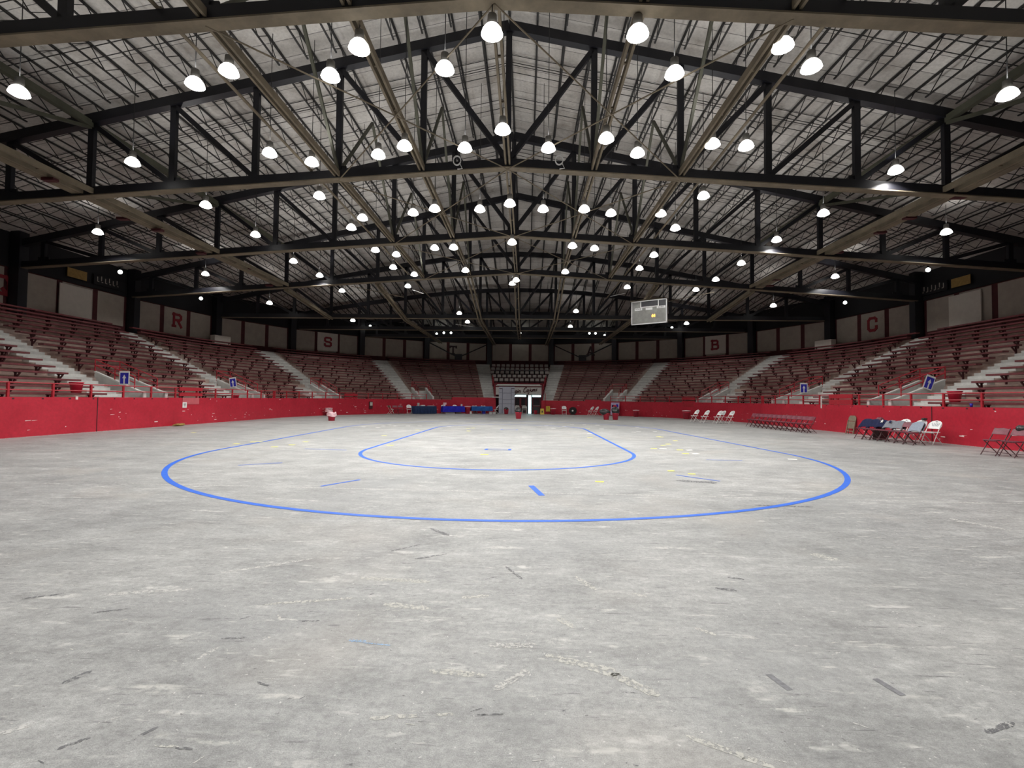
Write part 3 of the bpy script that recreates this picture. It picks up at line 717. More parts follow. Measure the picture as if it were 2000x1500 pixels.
# open-web joists
def joist_mesh(p0, p1):
    mb = MB(); a, b = Vector(p0), Vector(p1); dv = Vector((0, 0, -.5)); L = (b - a).length
    mb.beam(a, b, .08, .045); mb.beam(a + dv + (b - a) * .06, b + dv - (b - a) * .06, .06, .04)
    n = max(4, int(round(L / .62)) // 2 * 2)
    for k in range(n):
        f0, f1 = k / n, (k + 1) / n; u0 = dv if k % 2 else Vector(); u1 = Vector() if k % 2 else dv
        mb.beam(a + (b - a) * f0 + u0, a + (b - a) * f1 + u1, .024, .024)
    return mb
JS = PN / 3; TOPJ = DK - .05
shared = joist_mesh((0, 0, 0), (0, 7.61, 0)).mesh('roof_joist', M['joist'])
GJ = 'open-web roof joists'
BAYN = ['third' , 'fourth', 'fifth', 'sixth', 'seventh']
nj = 0
for bi, y in enumerate(BENTS[:3]):
    for k in range(-24, 25):
        x = k * JS; o = put('roof_joist', shared, None, (x, y, 15.5 - .217 * abs(x) + TOPJ))
        where = 'along the ridge' if k == 0 else f'{ORD[abs(k)]} {"left" if k < 0 else "right"} of the ridge'
        tag(o, f'black open-web roof joist in {ORD[bi + 1]} bay, {where}', 'roof joist', GJ); nj += 1
cone = [(33.12, 40.94), (40.94, 47.9), (47.9, 53.7), (53.7, 60.)]
rest = MB()
for bi, (y0, y1) in enumerate(cone):
    for k in range(-24, 25):
        x = k * JS
        ymax = 33.1 + math.sqrt(max(0, 26.9 ** 2 - x * x)); e = min(y1, ymax)
        if e - y0 < 1.2: continue
        z = lambda y: 15.5 + TOPJ - .217 * math.hypot(x, y - 33.1)
        jm = joist_mesh((x, y0, z(y0)), (x, e, z(e)))
        if bi < 3:
            where = 'along the ridge' if k == 0 else f'{ORD[abs(k)]} {"left" if k < 0 else "right"} of the ridge'
            tag(obj('roof_joist', jm, M['joist']), f'black open-web roof joist in {ORD[bi + 4]} bay, {where}', 'roof joist', GJ); nj += 1
        else: o = len(rest.v); rest.v += jm.v; rest.f += [tuple(i + o for i in f) for f in jm.f]; rest.mi += jm.mi
tag(obj('roof_joist', rest, M['joist']), 'short dark roof joists of the last bay against the far wall', 'roof joist', GJ, 'stuff')
GB = 'bridging rods across the joists'
for bi, y in enumerate(BENTS[:3]):
    for q, f in enumerate((.3, .36, .68)):
        for s in (-1, 1):
            mb = MB(); xe = 25.6; zt = 15.5 + TOPJ - .05
            mb.tube([(0, 0, zt), (s * xe, 0, zt - .217 * xe)], .016, 5); mb.tube([(0, 0, zt - .43), (s * xe, 0, zt - .43 - .217 * xe)], .016, 5)
            o = obj('joist_bridging', mb, M['joist'], loc=(0, y + f * 7.61, 0))
            tag(o, f'thin bridging rods across joists, {ORD[bi + 1]} bay, {ORD[q + 1]} line, {"left" if s < 0 else "right"} slope', 'bridging', GB)

# lengthwise struts between the trusses
GS = 'lengthwise roof struts'
ys = [4.0] + BENTS
def strut(p0, p1, lab, w=.09, gap=.13, h=.2, m='tan'):
    a, b = Vector(p0), Vector(p1); d = (b - a).normalized(); sd = d.cross(Vector((0, 0, 1))).normalized()
    mb = MB()
    for q in (-1, 1): mb.beam(a + sd * q * gap, b + sd * q * gap, w, h)
    L = (b - a).length; n = max(2, int(L / 1.9))
    for k in range(n + 1): p = a + (b - a) * (k / n); mb.beam(p - sd * gap, p + sd * gap, .06, .05)
    tag(obj('roof_strut', mb, M[m]), lab, 'roof strut', GS)
for bi, (y0, y1) in enumerate(zip(ys, ys[1:])):
    for k, nm in ((0, 'under the ridge'), (1, 'first'), (2, 'second'), (5, 'outermost')):
        for s in ((1,) if k == 0 else (-1, 1)):
            x = s * k * PN; z = zb0(x) + .20
            where = 'under the ridge' if k == 0 else f'{nm} line {"left" if s < 0 else "right"} of the ridge'
            strut((x, y0, z), (x, y1, z), f'tan lengthwise roof strut, {where}, {ORD[bi + 1]} span from camera', gap=.075 if k != 5 else .2, w=.065 if k != 5 else .09)
for s, side in ((-1, 'left'), (1, 'right')):
    for k, nm in ((3, 'third line'), (5, 'outermost line')):
        x = s * k * PN; strut((x, 33.12, zb0(x) - .05), (x, 40.94, 8.2), f'tan lengthwise roof strut dropping to the round end, {nm} {side} of ridge')
    if s > 0:
        strut((0, 33.12, zb0(0) + .1), (0, 40.94, 8.2), 'tan lengthwise roof strut dropping to the round end, under the ridge'); strut((0, 40.94, 8.18), (0, 53.7, 8.18), 'tan lengthwise roof strut in the round end, under the ridge')
    for k, nm, ye in ((1, 'first line', 59.6), (3, 'third line', 58.2)):
        x = s * k * PN; y0 = 33.12 if k == 1 else 40.94
        if k == 1: strut((x, 33.12, zb0(x) - .05), (x, 40.94, 8.2), f'tan lengthwise roof strut dropping to the round end, first line {side} of ridge')
        strut((x, 40.94, 8.18), (x, ye, 8.18), f'tan lengthwise roof strut in the round end, {nm} {side} of ridge')
    # heavy beam and top-chord beam at the outermost line, with a conduit tray
    x = s * 5 * PN
    for bi, (y0, y1) in enumerate(zip(ys, ys[1:])):
        mb = MB(); mb.beam((x, y0, zroof(x, 0) - .2), (x, y1, zroof(x, 0) - .2), .2, .24); tag(obj('eave_beam', mb, M['olive']), f'olive beam at truss top, outermost line {side}, {ORD[bi + 1]} span from camera', 'roof beam', 'upper lengthwise beams')
        mb = MB(); mb.beam((x, y0, zb0(x) + .3), (x, y1, zroof(x, 0) - .3), .1, .12); tag(obj('sway_brace', mb, M['olive']), f'slanting sway brace at outermost line {side}, {ORD[bi + 1]} span from camera', 'sway brace', 'sway braces')
    mb = MB(); px = s * (5 * PN + .45)
    mb.box((px, 19, 9.15), (.32, 28, .05)); mb.box((px - .16, 19, 9.22), (.03, 28, .16)); mb.box((px + .16, 19, 9.22), (.03, 28, .16))
    tray = tag(obj('cable_tray', mb, M['tan']), f'tan cable tray running along the outermost {side} strut', 'cable tray')
    for k in range(16):
        mb = MB(); y = 6 + k * 1.75 + random.uniform(-.4, .4); mb.box((px + random.uniform(-.35, .35), y, 9.0 + random.uniform(-.05, .35)), (.45, .22, .1)); obj('tray_clamp', mb, M['bracket'], tray)
mb = None
for s, side in ((-1, 'left'), (1, 'right')):
    root = thing('sprinkler_pipe', f'tan sprinkler pipe under the roof, {side} of the ridge', 'pipe', (s * 7.42, 0, 0), 0, 'sprinkler pipes')
    p = MB(); p.tube([(0, 5, 10.02), (0, 41, 10.02)], .045, 8); obj('pipe', p, M['tan'], root)
    for y in BENTS: p = MB(); p.beam((0, y, 9.9), (0, y, 10.1), .05, .08); obj('hanger', p, M['tan'], root)
# sway bracing between trusses near the ridge, and rods in the plane of the bottom chords
for bi, (y0, y1) in enumerate(zip(ys[1:], ys[2:])):
    for s, side in ((-1, 'left'), (1, 'right')):
        for k in (1, 2):
            x = s * k * PN
            mb = MB(); ym = (y0 + y1) / 2
            mb.beam((x, y0, zb0(x) + .3), (x, ym, zroof(x, 0) - .05), .1, .1, (1, 0, 0)); mb.beam((x, y1, zb0(x) + .3), (x, ym, zroof(x, 0) - .05), .1, .1, (1, 0, 0))
            tag(obj('sway_brace', mb, M['olive']), f'olive V sway brace, {ORD[k]} line {side} of ridge, {ORD[bi + 1]} truss gap', 'sway brace', 'sway braces')
        mb = MB(); mb.tube([(0, y0, zb0(0)), (s * 2 * PN, y1, zb0(2 * PN))], .022, 5); mb.tube([(s * 2 * PN, y0, zb0(2 * PN)), (0, y1, zb0(0))], .022, 5)
        tag(obj('cross_rod', mb, M['tan']), f'thin crossing tie rods {side} of the ridge, {ORD[bi + 1]} truss gap', 'tie rod', 'crossing tie rods')

# ------------------------------------------------------------------ lamps
LAMPS = [(-.08, 10.7), (3.2, 10.78), (-3.25, 11.12), (6.64, 11.21), (-1.35, 11.89), (-6.87, 11.91), (7.71, 11.94), (-4.34, 12.12), (4.43, 12.14), (-8.09, 12.4), (-13.2, 12.68),
 (13.53, 13.11), (-.03, 14.67), (3.22, 15.2), (6.68, 15.57), (-3.3, 15.61), (7.8, 15.7), (-1.33, 15.75), (1.42, 15.78), (-8.02, 16.03), (4.41, 16.13), (-4.34, 16.17), (-13.29, 16.64), (-6.86, 16.68), (13.81, 17.42),
 (-7.81, 19.52), (7.83, 19.57), (0, 20.32), (-13.2, 20.46), (-3.3, 20.87), (-1.33, 20.93), (1.43, 20.93), (3.21, 20.94), (-4.35, 21.33), (4.44, 21.4), (13.68, 21.41), (6.65, 21.46), (-6.84, 21.94), (-7.82, 23.21), (7.83, 23.26),
 (20.92, 23.79), (-21.1, 23.89), (-13.15, 24.25), (13.46, 24.95), (-.05, 25.41), (3.18, 25.99), (-3.28, 26.29), (-4.34, 26.39), (4.42, 26.43), (-7.75, 26.77), (7.95, 27.62), (-6.8, 27.63), (-13.5, 29.04), (13.55, 29.23),
 (-7.73, 30.35), (7.78, 30.43), (-3.22, 31.04), (3.22, 31.33), (-6.79, 32.11), (-21.07, 32.16), (20.95, 32.27), (-13.35, 32.46), (13.57, 33.2), (0, 33.54), (-.3, 34.59), (-8.05, 35.51), (8.08, 35.55), (13.3, 36.28), (-13.6, 37.14),
 (21.9, 42.15), (-22.0, 42.16), (5.35, 45.31), (-5.78, 46.75), (-17.9, 51.47), (-5.62, 52.02), (17.79, 52.15), (5.69, 54.85)]
NEAR_FILL = [(x, y) for y in (.4, 5.9) for x in (-13.3, -6.8, -3.2, 0, 3.2, 6.8, 13.3)]  # unseen lamps carrying on the grid, added to brighten the near floor
ROWS = [0, 1.37, 3.23, 4.38, 6.78, 7.9, 13.4, 21.1]
SPOT_W, ZL = 350., 9.8
lh = MB(); lh.lathe([(.04, .36), (.10, .34), (.11, .17), (.09, .13)], n=14, cap0=True); m_house = lh.mesh('housing', M['lamphouse'], True)
bl = MB(); bl.lathe([(.09, .13), (.15, .09), (.21, .01), (.24, -.09)], n=16); m_bell = bl.mesh('reflector', M['lampglow'], True)
ln = MB(); ln.lathe([(.236, -.085), (.17, -.135), (.07, -.155)], n=16, cap1=True); m_lens = ln.mesh('lens', M['lens'], True)
cd = MB(); cd.tube([(0, 0, 0), (0, 0, 1)], .012, 5); m_cord = cd.mesh('cord', M['cord'])
lightdata = bpy.data.lights.new('lamp_beam', 'SPOT'); lightdata.energy = SPOT_W; lightdata.spot_size = math.radians(135); lightdata.spot_blend = .2
lightdata.shadow_soft_size = .16; lightdata.color = (1., .985, .965)
updata = bpy.data.lights.new('lamp_uplight', 'SPOT'); updata.energy = 68.; updata.spot_size = math.radians(140); updata.spot_blend = .6
updata.shadow_soft_size = .16; updata.color = (1., .985, .965)     # the clear refractors also spill light upwards
cnt = {}
def lamp(x, y, lab, grp='hanging high-bay lamps'):
    z = ZL
    if abs(x) < .2 or 3. < abs(x) < 3.5:      # rows slung just under a strut hang lower
        z = 9.5; f = (z - 1.4982) / (ZL - 1.4982); x, y = .7678 + (x - .7678) * f, y * f
    if y > 42:
        z = 9.1 if y < 48 else 8.9; f = (z - 1.4982) / (ZL - 1.4982); x, y = .7678 + (x - .7678) * f, y * f
    root = thing('high_bay_lamp', lab, 'hanging lamp', (x, y, z), 0, grp)
    put('housing', m_house, root); put('reflector', m_bell, root); put('lens', m_lens, root)
    c = put('cord', m_cord, root, (0, 0, .34)); c.scale = (1, 1, max(.3, zroof(x, y) + TOPJ - .5 - z - .34))
    l = bpy.data.objects.new('lamp_beam', lightdata); C.objects.link(l); l.parent = root; l.location = (0, 0, -.18)
    if z == 9.5: return
    l = bpy.data.objects.new('lamp_uplight', updata); C.objects.link(l); l.parent = root; l.location = (0, 0, .39); l.rotation_euler = (PI, 0, 0)
far = {(21.9, 42.15): 'lit lamp over the right stand between letters B and C', (-22.0, 42.16): 'lit lamp over the left stand between letters R and S',
       (5.35, 45.31): 'nearer lit lamp right of ridge in the round end', (-5.78, 46.75): 'nearer lit lamp left of ridge in the round end', (-17.9, 51.47): 'lit lamp far left in the round end above letter S',
       (-5.62, 52.02): 'farther lit lamp left of ridge in the round end', (17.79, 52.15): 'lit lamp far right in the round end above letter B', (5.69, 54.85): 'farthest lit lamp right of ridge in the round end'}
for x, y in sorted(LAMPS, key=lambda p: p[1]):
    if (x, y) in far: lamp(x, y, far[(x, y)]); continue
    k = min(range(8), key=lambda i: abs(abs(x) - ROWS[i])); side = 'left' if x < 0 else 'right'
    key = (k, side if k else ''); cnt[key] = cnt.get(key, 0) + 1
    row = 'the row under the ridge' if k == 0 else f'{ORD[k]} row {side} of ridge'
    lamp(x, y, f'lit white high-bay lamp, {ORD[cnt[key]]} from camera in {row}')
for x, y in NEAR_FILL: lamp(x, y, 'unseen high-bay lamp over the near floor, added to light the foreground', 'unseen lamps added overhead')
FL = [(-25.6, 30.54, 9.46, 'left, nearest to the camera'), (-25.2, 37.8, 9.25, 'left, second from camera'), (-16.5, 53., 9.39, 'left, above letter S'), (-9.88, 57.1, 9.13, 'left of doorway, outer of three'), (-9.08, 57.4, 9.3, 'left of doorway, middle of three'),
      (-8.27, 57.7, 9.35, 'left of doorway, inner of three'), (-.08, 59.1, 9.05, 'over the doorway, lower one'), (-.02, 59.1, 9.53, 'over the doorway, upper one'), (8.2, 57.7, 9.4, 'right of doorway, inner of three'), (8.89, 57.5, 9.37, 'right of doorway, middle of three'),
      (9.91, 57.1, 9.09, 'right of doorway, outer of three'), (16.5, 53., 9.44, 'right, above letter B'), (25.2, 37.9, 9.19, 'right, second from camera'), (25.6, 30.66, 9.79, 'right, nearest to the camera')]
fb = MB(); fb.lathe([(.02, .14), (.10, .08), (.13, 0), (.11, -.08), (.04, -.13)], n=12, cap0=True, cap1=True); m_fb = fb.mesh('bulb', M['floodglow'], True)
fa = MB(); fa.box((0, 0, .22), (.08, .08, .2)); fa.box((0, 0, .32), (.3, .1, .05)); m_fa = fa.mesh('bracket', M['black'])
for x, y, z, w in FL:
    r = thing('flood_light', f'small bright flood light under the rear eave, {w}', 'flood light', (x, y, z), 0, 'small flood lights at the rear wall')
    put('bulb', m_fb, r); put('bracket', m_fa, r)

# ------------------------------------------------------------------ hanging scoreboard
root = thing('scoreboard', 'hanging grey scoreboard with white border and amber digits, right of centre', 'scoreboard', (9.05, 33.0, 7.47), math.radians(-34))
def part(name, fn, m, par, **kw): mb = MB(); fn(mb); return obj(name, mb, M[m], par, **kw)
part('face', lambda b: b.box((0, 0, 0), (2.42, .22, 1.55)), 'scoreface', root)
fr = MB()
for z in (-.775, .775): fr.box((0, -.12, z), (2.46, .05, .06))
for x in (-1.2, 1.2): fr.box((x, -.12, 0), (.06, .05, 1.6))
obj('border', fr, M['scorewhite'], root)
part('clock_field', lambda b: b.box((.05, -.115, .56), (1.15, .02, .40)), 'scoredark', root)
fr = MB(); fr.box((-.56, -.13, .56), (.06, .03, .40)); fr.box((.66, -.13, .56), (.06, .03, .40)); fr.box((.05, -.13, .36), (1.28, .03, .05)); obj('clock_outline', fr, M['scorewhite'], root)
part('dark_corner', lambda b: b.box((.93, -.115, .52), (.5, .02, .44)), 'scoredark', root)
for x, z, w, tx in ((-.72, .24, .52, 'HOME'), (.02, .22, .46, ''), (.84, .27, .58, 'GUEST')):
    st = part('label_strip', lambda b: b.box((x, -.125, z), (w, .025, .16)), 'scorewhite', root)
    if tx: q = put('lettering', text_mesh(tx, .15, M['scoredark'], .002), st, (x, -.141, z)); q.rotation_euler = (PI / 2, 0, 0)
q = put('digits', text_mesh('64', .24, M['digit'], .006, .012), root, (.32, -.125, -.28)); q.rotation_euler = (PI / 2, 0, 0)
part('top_bar', lambda b: b.beam((-1.45, .25, .92), (1.0, .25, .92), .12, .1), 'tan', root)
for x in (-.95, .95): part('hanger', lambda b: b.tube([(x, 0, .77), (x, .1, 2.0)], .02, 6), 'black', root)

# pale reflector strips hung in the far trusses
for k, (a, b, lab) in enumerate((((-7.2, 33.3, 9.0), (-6.45, 33.5, 8.78), 'thin bright metal strip hanging left of ridge, nearer one'), ((-6.2, 47.2, 8.75), (-4.5, 47.4, 8.55), 'thin bright metal strip hanging left of ridge, farther one'),
        ((6.6, 34, 8.75), (7.65, 34.1, 9.0), 'thin bright metal strip hanging beside the scoreboard'), ((-11.6, 33.6, 9.3), (-8.1, 34.6, 8.75), 'long thin pale rod slanting under the far trusses, left'), ((10.2, 33.8, 8.3), (13.6, 33.6, 9.0), 'long thin pale rod slanting up right of the scoreboard'))):
    mb = MB(); mb.beam(a, b, .12 if k < 3 else .04, .02 if k < 3 else .04); tag(obj('metal_strip', mb, M['scorewhite'] if k < 3 else M['tan']), lab, 'metal strip')
for x, z, s in ((-1.88, 10.2, -1), (1.9, 10.2, 1)):      # two coiled cable loops on the second truss
    mb = MB()
    for q in (0, .03): mb.tube([(.14 * math.cos(a) + .03 * q, q, .17 * math.sin(a)) for a in [2 * PI * k / 14 for k in range(15)]], .022, 6)
    mb.tube([(.1, 0, -.1), (.2, .02, -.3), (.02, .02, -.32)], .02, 6)
    tag(obj('cable_loop', mb, M['scorewhite'], loc=(x, 17.7, z + .12)), f'coil of white cable on the second truss, {"left" if s < 0 else "right"} of ridge', 'cable')

# ------------------------------------------------------------------ far doorway
YD = 49.95
mb = MB()
for s in (-1, 1): mb.box((s * 2.42, YD + 1.6, 1.4), (.16, 3.3, 2.8))
mb.box((0, YD + 1.55, 2.78), (4.9, 3.1, .12)); mb.box((0, YD + 3.2, 1.4), (4.9, .1, 2.8))
struct('wall_portal', mb, M['doorred'])
mb = MB(); mb.box((0, YD, 2.33), (4.68, .16, .78)); o = struct('trim_2', mb, M['header'])
mb = MB(); mb.box((0, YD - .02, 2.98), (4.4, .06, .10)); mb.box((.0, YD + .3, 2.9), (4.7, .8, .08)); struct('trim_3', mb, M['header'])
STROKE = dict(R=([[(0, 0), (.1, 1)], [(.05, .95), (.35, 1), (.45, .8), (.3, .55), (.07, .5)], [(.2, .52), (.5, 0)]], .62),
 a=([[(.42, .45), (.25, .5), (.08, .35), (.05, .12), (.2, 0), (.36, .15), (.42, .45), (.4, .1), (.5, 0)]], .54),
 g=([[(.42, .45), (.25, .5), (.08, .35), (.06, .15), (.2, .03), (.36, .15), (.42, .45), (.36, -.3), (.2, -.5), (.05, -.38)]], .52),
 i=([[(.08, .45), (.08, .08), (.2, 0)], [(.1, .66), (.12, .74)]], .27), n=([[(.05, .48), (.05, 0)], [(.05, .3), (.2, .48), (.34, .42), (.34, .08), (.44, 0)]], .52),
 C=([[(.6, .85), (.45, 1), (.2, .85), (.06, .5), (.1, .15), (.3, 0), (.58, .12)]], .66), j=([[(.15, .45), (.12, -.3), (0, -.5), (-.12, -.4)], [(.16, .66), (.18, .74)]], .3),
 u=([[(.05, .48), (.05, .12), (.18, 0), (.34, .15)], [(.36, .48), (.36, .08), (.46, 0)]], .52), s=([[(.35, .42), (.2, .5), (.07, .38), (.3, .15), (.2, 0), (.03, .06)]], .42))
def script(word, x0, z0, h, slope):
    mb = MB(); x = 0
    for ch in word:
        if ch == ' ': x += .42; continue
        st, w = STROKE[ch]
        for pl in st: mb.tube([(x0 + h * (x + px + .28 * pz), -.09, z0 + h * pz + slope * h * x) for px, pz in pl], h * .095, 6)
        x += w
    return mb
o = obj('painted_name', script('Ragin Cajuns', -1.02, 2.06, .50, .10), M['darkred'], loc=(0, YD, 0)); tag(o, 'red script lettering reading gin Cajuns over the far doors', 'lettering')
# doors
o = struct('window_1', (lambda b: (b.box((.17, YD + .02, 1.83), (1.22, .05, .2)), b)[1])(MB()), M['daylight'])
o = struct('window_2', (lambda b: (b.box((1.85, YD + .02, 1.83), (.9, .05, .2)), b)[1])(MB()), M['daylight'])
o = struct('window_3', (lambda b: (b.box((1.15, YD + .02, .97), (.30, .05, 1.86)), b)[1])(MB()), M['daylight'])
mb = MB()
for x in (-.48, .86, .96, 1.36, 2.32): mb.box((x, YD, .98), (.07, .14, 1.96))
mb.box((.2, YD, 1.72), (1.3, .12, .05)); mb.box((1.85, YD, 1.72), (.95, .12, .05)); mb.box((.95, YD, 1.94), (2.9, .12, .04)); struct('trim_4', mb, M['blackwall'])
for nm, x0, x1, leafs in (('door_1', -.44, .82, 2), ('door_2', 1.40, 2.28, 1)):
    root = put(nm, None, None, ((x0 + x1) / 2, YD + .03, 0)); root['kind'] = 'structure'; w = (x1 - x0) / leafs
    for k in range(leafs):
        cx = (-(x1 - x0) / 2) + w * (k + .5)
        part('door_leaf', lambda b: [b.box((cx + q * (w / 2 - .05), 0, .85), (.09, .05, 1.68)) for q in (-1, 1)] + [b.box((cx, 0, z), (w - .04, .05, .1)) for z in (.07, .8, 1.65)], 'doorred', root)
        part('pane', lambda b: b.box((cx, .0, .85), (w - .16, .02, 1.6)), 'glassdark', root)
        part('push_bar', lambda b: b.box((cx, -.05, .86), (w - .2, .04, .05)), 'lamphouse', root)
# tall grey panel standing open across the left half of the doorway
root = thing('door_panel', 'tall grey ribbed door panel standing at the far doorway', 'door panel', (-1.2, 49.62, 0), math.radians(-2))
part('panel', lambda b: b.box((0, 0, 1.38), (1.62, .08, 2.76)), 'doorgrey', root)
part('groove', lambda b: [b.box((x, -.042, 1.34), (.07, .01, 2.6)) for x in (-.44, .46)] + [b.box((0, -.042, z), (.86, .01, .05)) for z in (2.1, 1.45, 1.02)] + [b.box((x, -.042, z), (.3, .01, .05)) for x in (-.64, .66) for z in (2.15, 1.5, 1.0)], 'doorgroove', root)
part('header_lip', lambda b: [b.box((x, -.06, 2.58), (.28, .05, .06)) for x in (-.62, .64)], 'bracket', root)
mb = MB(); mb.box((0, 0, 0), (.75, .3, .07)); tag(obj('plank', mb, M['paper'], loc=(-2.3, 49.72, 1.68)), 'short white plank on the wall end left of the doorway', 'plank')
# seating block above the doorway
mb = MB(); NB = 5
prof = [(18.6, 2.8)]
for i in range(NB): prof += [(19.9 + i * 1.0, 2.55 + i * .46), (19.9 + i * 1.0, 3.0 + i * .46)]
prof += [(27.0, 3.0 + 4 * .46), (27.0, 2.5), (18.6, 2.5)]
mb.sweep([[V3(t, r, z) for r, z in prof] for t in (-2.36, -1.2, 0, 1.2, 2.36)])
struct('floor_seat_block', mb, M['blackwall'])
mb = MB(); ring(mb, -2.3, 2.3, [(18.7, 2.84), (18.7, 3.25), (18.8, 3.25), (18.8, 2.84)]); struct('trim_5', mb, M['doorred'])
sb = MB(); P = []
for k in range(6):
    f = k / 5; P.append([(x * (.25 if abs(x) < .9 else .235), .10 + .12 * f, .38 + .42 * f) for x in (-1, -.8, .8, 1)])
sb.grid(P); sb.grid([[(x, y + .04, z) for x, y, z in r] for r in P]); 
sb2 = MB(); sb2.box((0, .14, .63), (.42, .07, .27)); sb2.box((0, .13, .775), (.34, .07, .03)); m_sback = sb2.mesh('backrest', M['seatgrey'])
s3 = MB(); s3.box((0, -.06, .42), (.42, .32, .06)); m_span = s3.mesh('seat', M['bracket'])  # dark pan holds the shade between seat rows in its colour
s4 = MB(); s4.box((0, .05, .2), (.06, .1, .40)); m_sped = s4.mesh('leg', M['bracket'])
for i, nsx in enumerate((10, 11, 12, 12, 12)):
    r = 20.25 + i * 1.0; y = YC + r
    for k in range(nsx):
        x = (k - (nsx - 1) / 2) * .565
        a = thing('stadium_seat', f'grey stadium seat above far doorway, {ORD[i + 1]} row up, {ORD[k + 1]} from left', 'seat', (x, YC + math.sqrt(r * r - x * x), 3.0 + i * .46), 0, 'grey stadium seats above the doorway')
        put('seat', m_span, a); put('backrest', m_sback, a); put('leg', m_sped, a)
# red stair-side rails at the doorway
for s in (-1, 1):
    root = thing('stair_railing', f'red stair railing on the {"left" if s < 0 else "right"} edge of the far doorway', 'railing', (0, 0, 0), 0, 'railings beside the far doorway')
    for dz, nm in ((.8, 'top_rail'), (.45, 'mid_rail')): rails(root, [V3(s * 2.4, 16.8, 1.6 + dz), V3(s * 2.4, 20.5, 3.3 + dz)], nm)
    for r in (16.8, 18.6, 20.5): rails(root, [V3(s * 2.4, r, 1.2 + (r - 16.8) * .46), V3(s * 2.4, r, 2.4 + (r - 16.8) * .46)], 'post', .03)

# ------------------------------------------------------------------ chairs
def chair(name, label, back_m, seat_m, frame_m, fan=True, loc=(0, 0, 0), rz=0., group=None):
    root = thing(name, label, 'chair', loc, rz, group); fm = M[frame_m]
    bx = .215
    for s in (-1, 1):
        mb = MB(); x = s * bx
        if fan: mb.tube([(x, -.25, 0), (x, -.02, .42), (x * .97, .165, .74)], .0135, 7)
        else: mb.tube([(x, -.25, 0), (x, .0, .40), (x, .13, .60), (x, .22, .80)], .014, 7)
        obj('leg', mb, fm, root)
        mb = MB(); x2 = s * (bx - .035); mb.tube([(x2, .27, 0), (x2, -.19, .44)], .0125, 7); obj('leg', mb, fm, root)
    for p, q in (((-bx, -.20, .10), (bx, -.20, .10)), ((-bx + .035, .20, .075), (bx - .035, .20, .075)), ((-bx + .035, -.165, .42), (bx - .035, -.165, .42))):
        mb = MB(); mb.tube([p, q], .009, 6); obj('crossbar', mb, fm, root)
    mb = MB(); rows = []
    for zz in (.425, .455):
        rows.append([(x, y, zz - .012 * (1 - (y / .2) ** 2)) for y in (-.215, -.1, .05, .17) for x in (0,)])
    P = [(-.205, -.19), (-.17, -.225), (.17, -.225), (.205, -.19), (.19, .15), (.16, .175), (-.16, .175), (-.19, .15)]
    mb.poly([(x, y, .43) for x, y in P], (0, 0, .028)); obj('seat', mb, M[seat_m], root)
    # backrest, leaning back; rounded fan top or a plain curved panel
    mb = MB(); ux, uz = .48, .877
    def bp(x, h, off=0.):
        return (x, .14 + h * ux + .03 * (x / .22) ** 2 * -1 + off * uz, .62 + h * uz - off * ux)
    if fan: prof = [(-.205, -.05), (.205, -.05), (.236, .05), (.232, .13), (.195, .215), (.115, .275), (0, .295), (-.115, .275), (-.195, .215), (-.232, .13), (-.236, .05)]
    else: prof = [(-.225, 0), (.225, 0), (.225, .16), (.20, .20), (.0, .215), (-.20, .20), (-.225, .16)]
    rw = []
    nn = 10
    for k in range(nn + 1):
        h = -.05 + (k / nn) * .344 if fan else (k / nn) * .215
        # half width at this height
        side = [p for p in prof if p[0] >= 0]; side = sorted(side, key=lambda p: p[1]); wv = side[-1][0]
        for (xa, ha), (xb, hb) in zip(side, side[1:]):
            if ha <= h <= hb and hb > ha: wv = xa + (xb - xa) * (h - ha) / (hb - ha); break
        rw.append([bp(wv * q / 4, h) for q in range(-4, 5)])
    bk_ = [[(x, y + .02, z - .01) for x, y, z in r] for r in rw]
    mb.grid(rw); mb.grid([r[::-1] for r in bk_])
    edge = [r[0] for r in rw] + rw[-1][1:] + [r[-1] for r in rw[::-1]][1:] + rw[0][::-1][1:-1]
    e2 = [(x, y + .02, z - .01) for x, y, z in edge]; mb.grid([edge + edge[:1], e2 + e2[:1]])
    bo = obj('backrest', mb, M[back_m], root, smooth=False)
    if fan:
        mb = MB()
        for q in (-.12, -.06, 0, .06, .12): mb.beam(bp(q * .7, .05, -.006), bp(q * 1.15, .18, -.006), .012, .004, (0, 1, 0))
        obj('slot', mb, M['grey'], bo)
        mb = MB(); mb.beam(bp(-.035, .235, -.004), bp(.035, .235, -.004), .02, .006, (0, 1, 0)); obj('handle_slot', mb, M['ink'], bo)
    return root
FACE = -PI / 2        # chairs along the right wall face the floor, local -Y turned to -X
GW, GBR = 'white fan back folding chairs', 'brown folding chairs'
wc = chair('folding_chair', 'white folding chair, farthest left of the four by the right wall', 'white', 'white', 'whitemetal', True, (12.95, 35.5, 0), FACE + .25, GW)
for x, y, r, lab in ((13.2, 34.2, .22, 'white folding chair, second from left of those by the right wall'), (13.75, 33.35, .2, 'white folding chair, third from left by right wall, front of the overlapping pair'),
        (14.05, 33.55, .15, 'white folding chair half hidden behind the third chair by right wall'), (14.45, 33.1, .2, 'white folding chair, rightmost of the four before the brown row'),
        (15.75, 18.45, .25, 'white fan back folding chair standing alone right of the clothes-draped chairs'), (15.75, 19.9, .2, 'white fan back chair behind the navy star jacket'),
        (15.7, 19.05, .2, 'white fan back chair behind the pale grey shirt')):
    dup(wc, (x, y, 0), FACE + r, lab, GW)
br = chair('folding_chair', 'brown folding chair, farthest of the long row by the right wall', 'brown', 'brown', 'brownmetal', False, (14.30, 29.6, 0), FACE + .12, GBR)
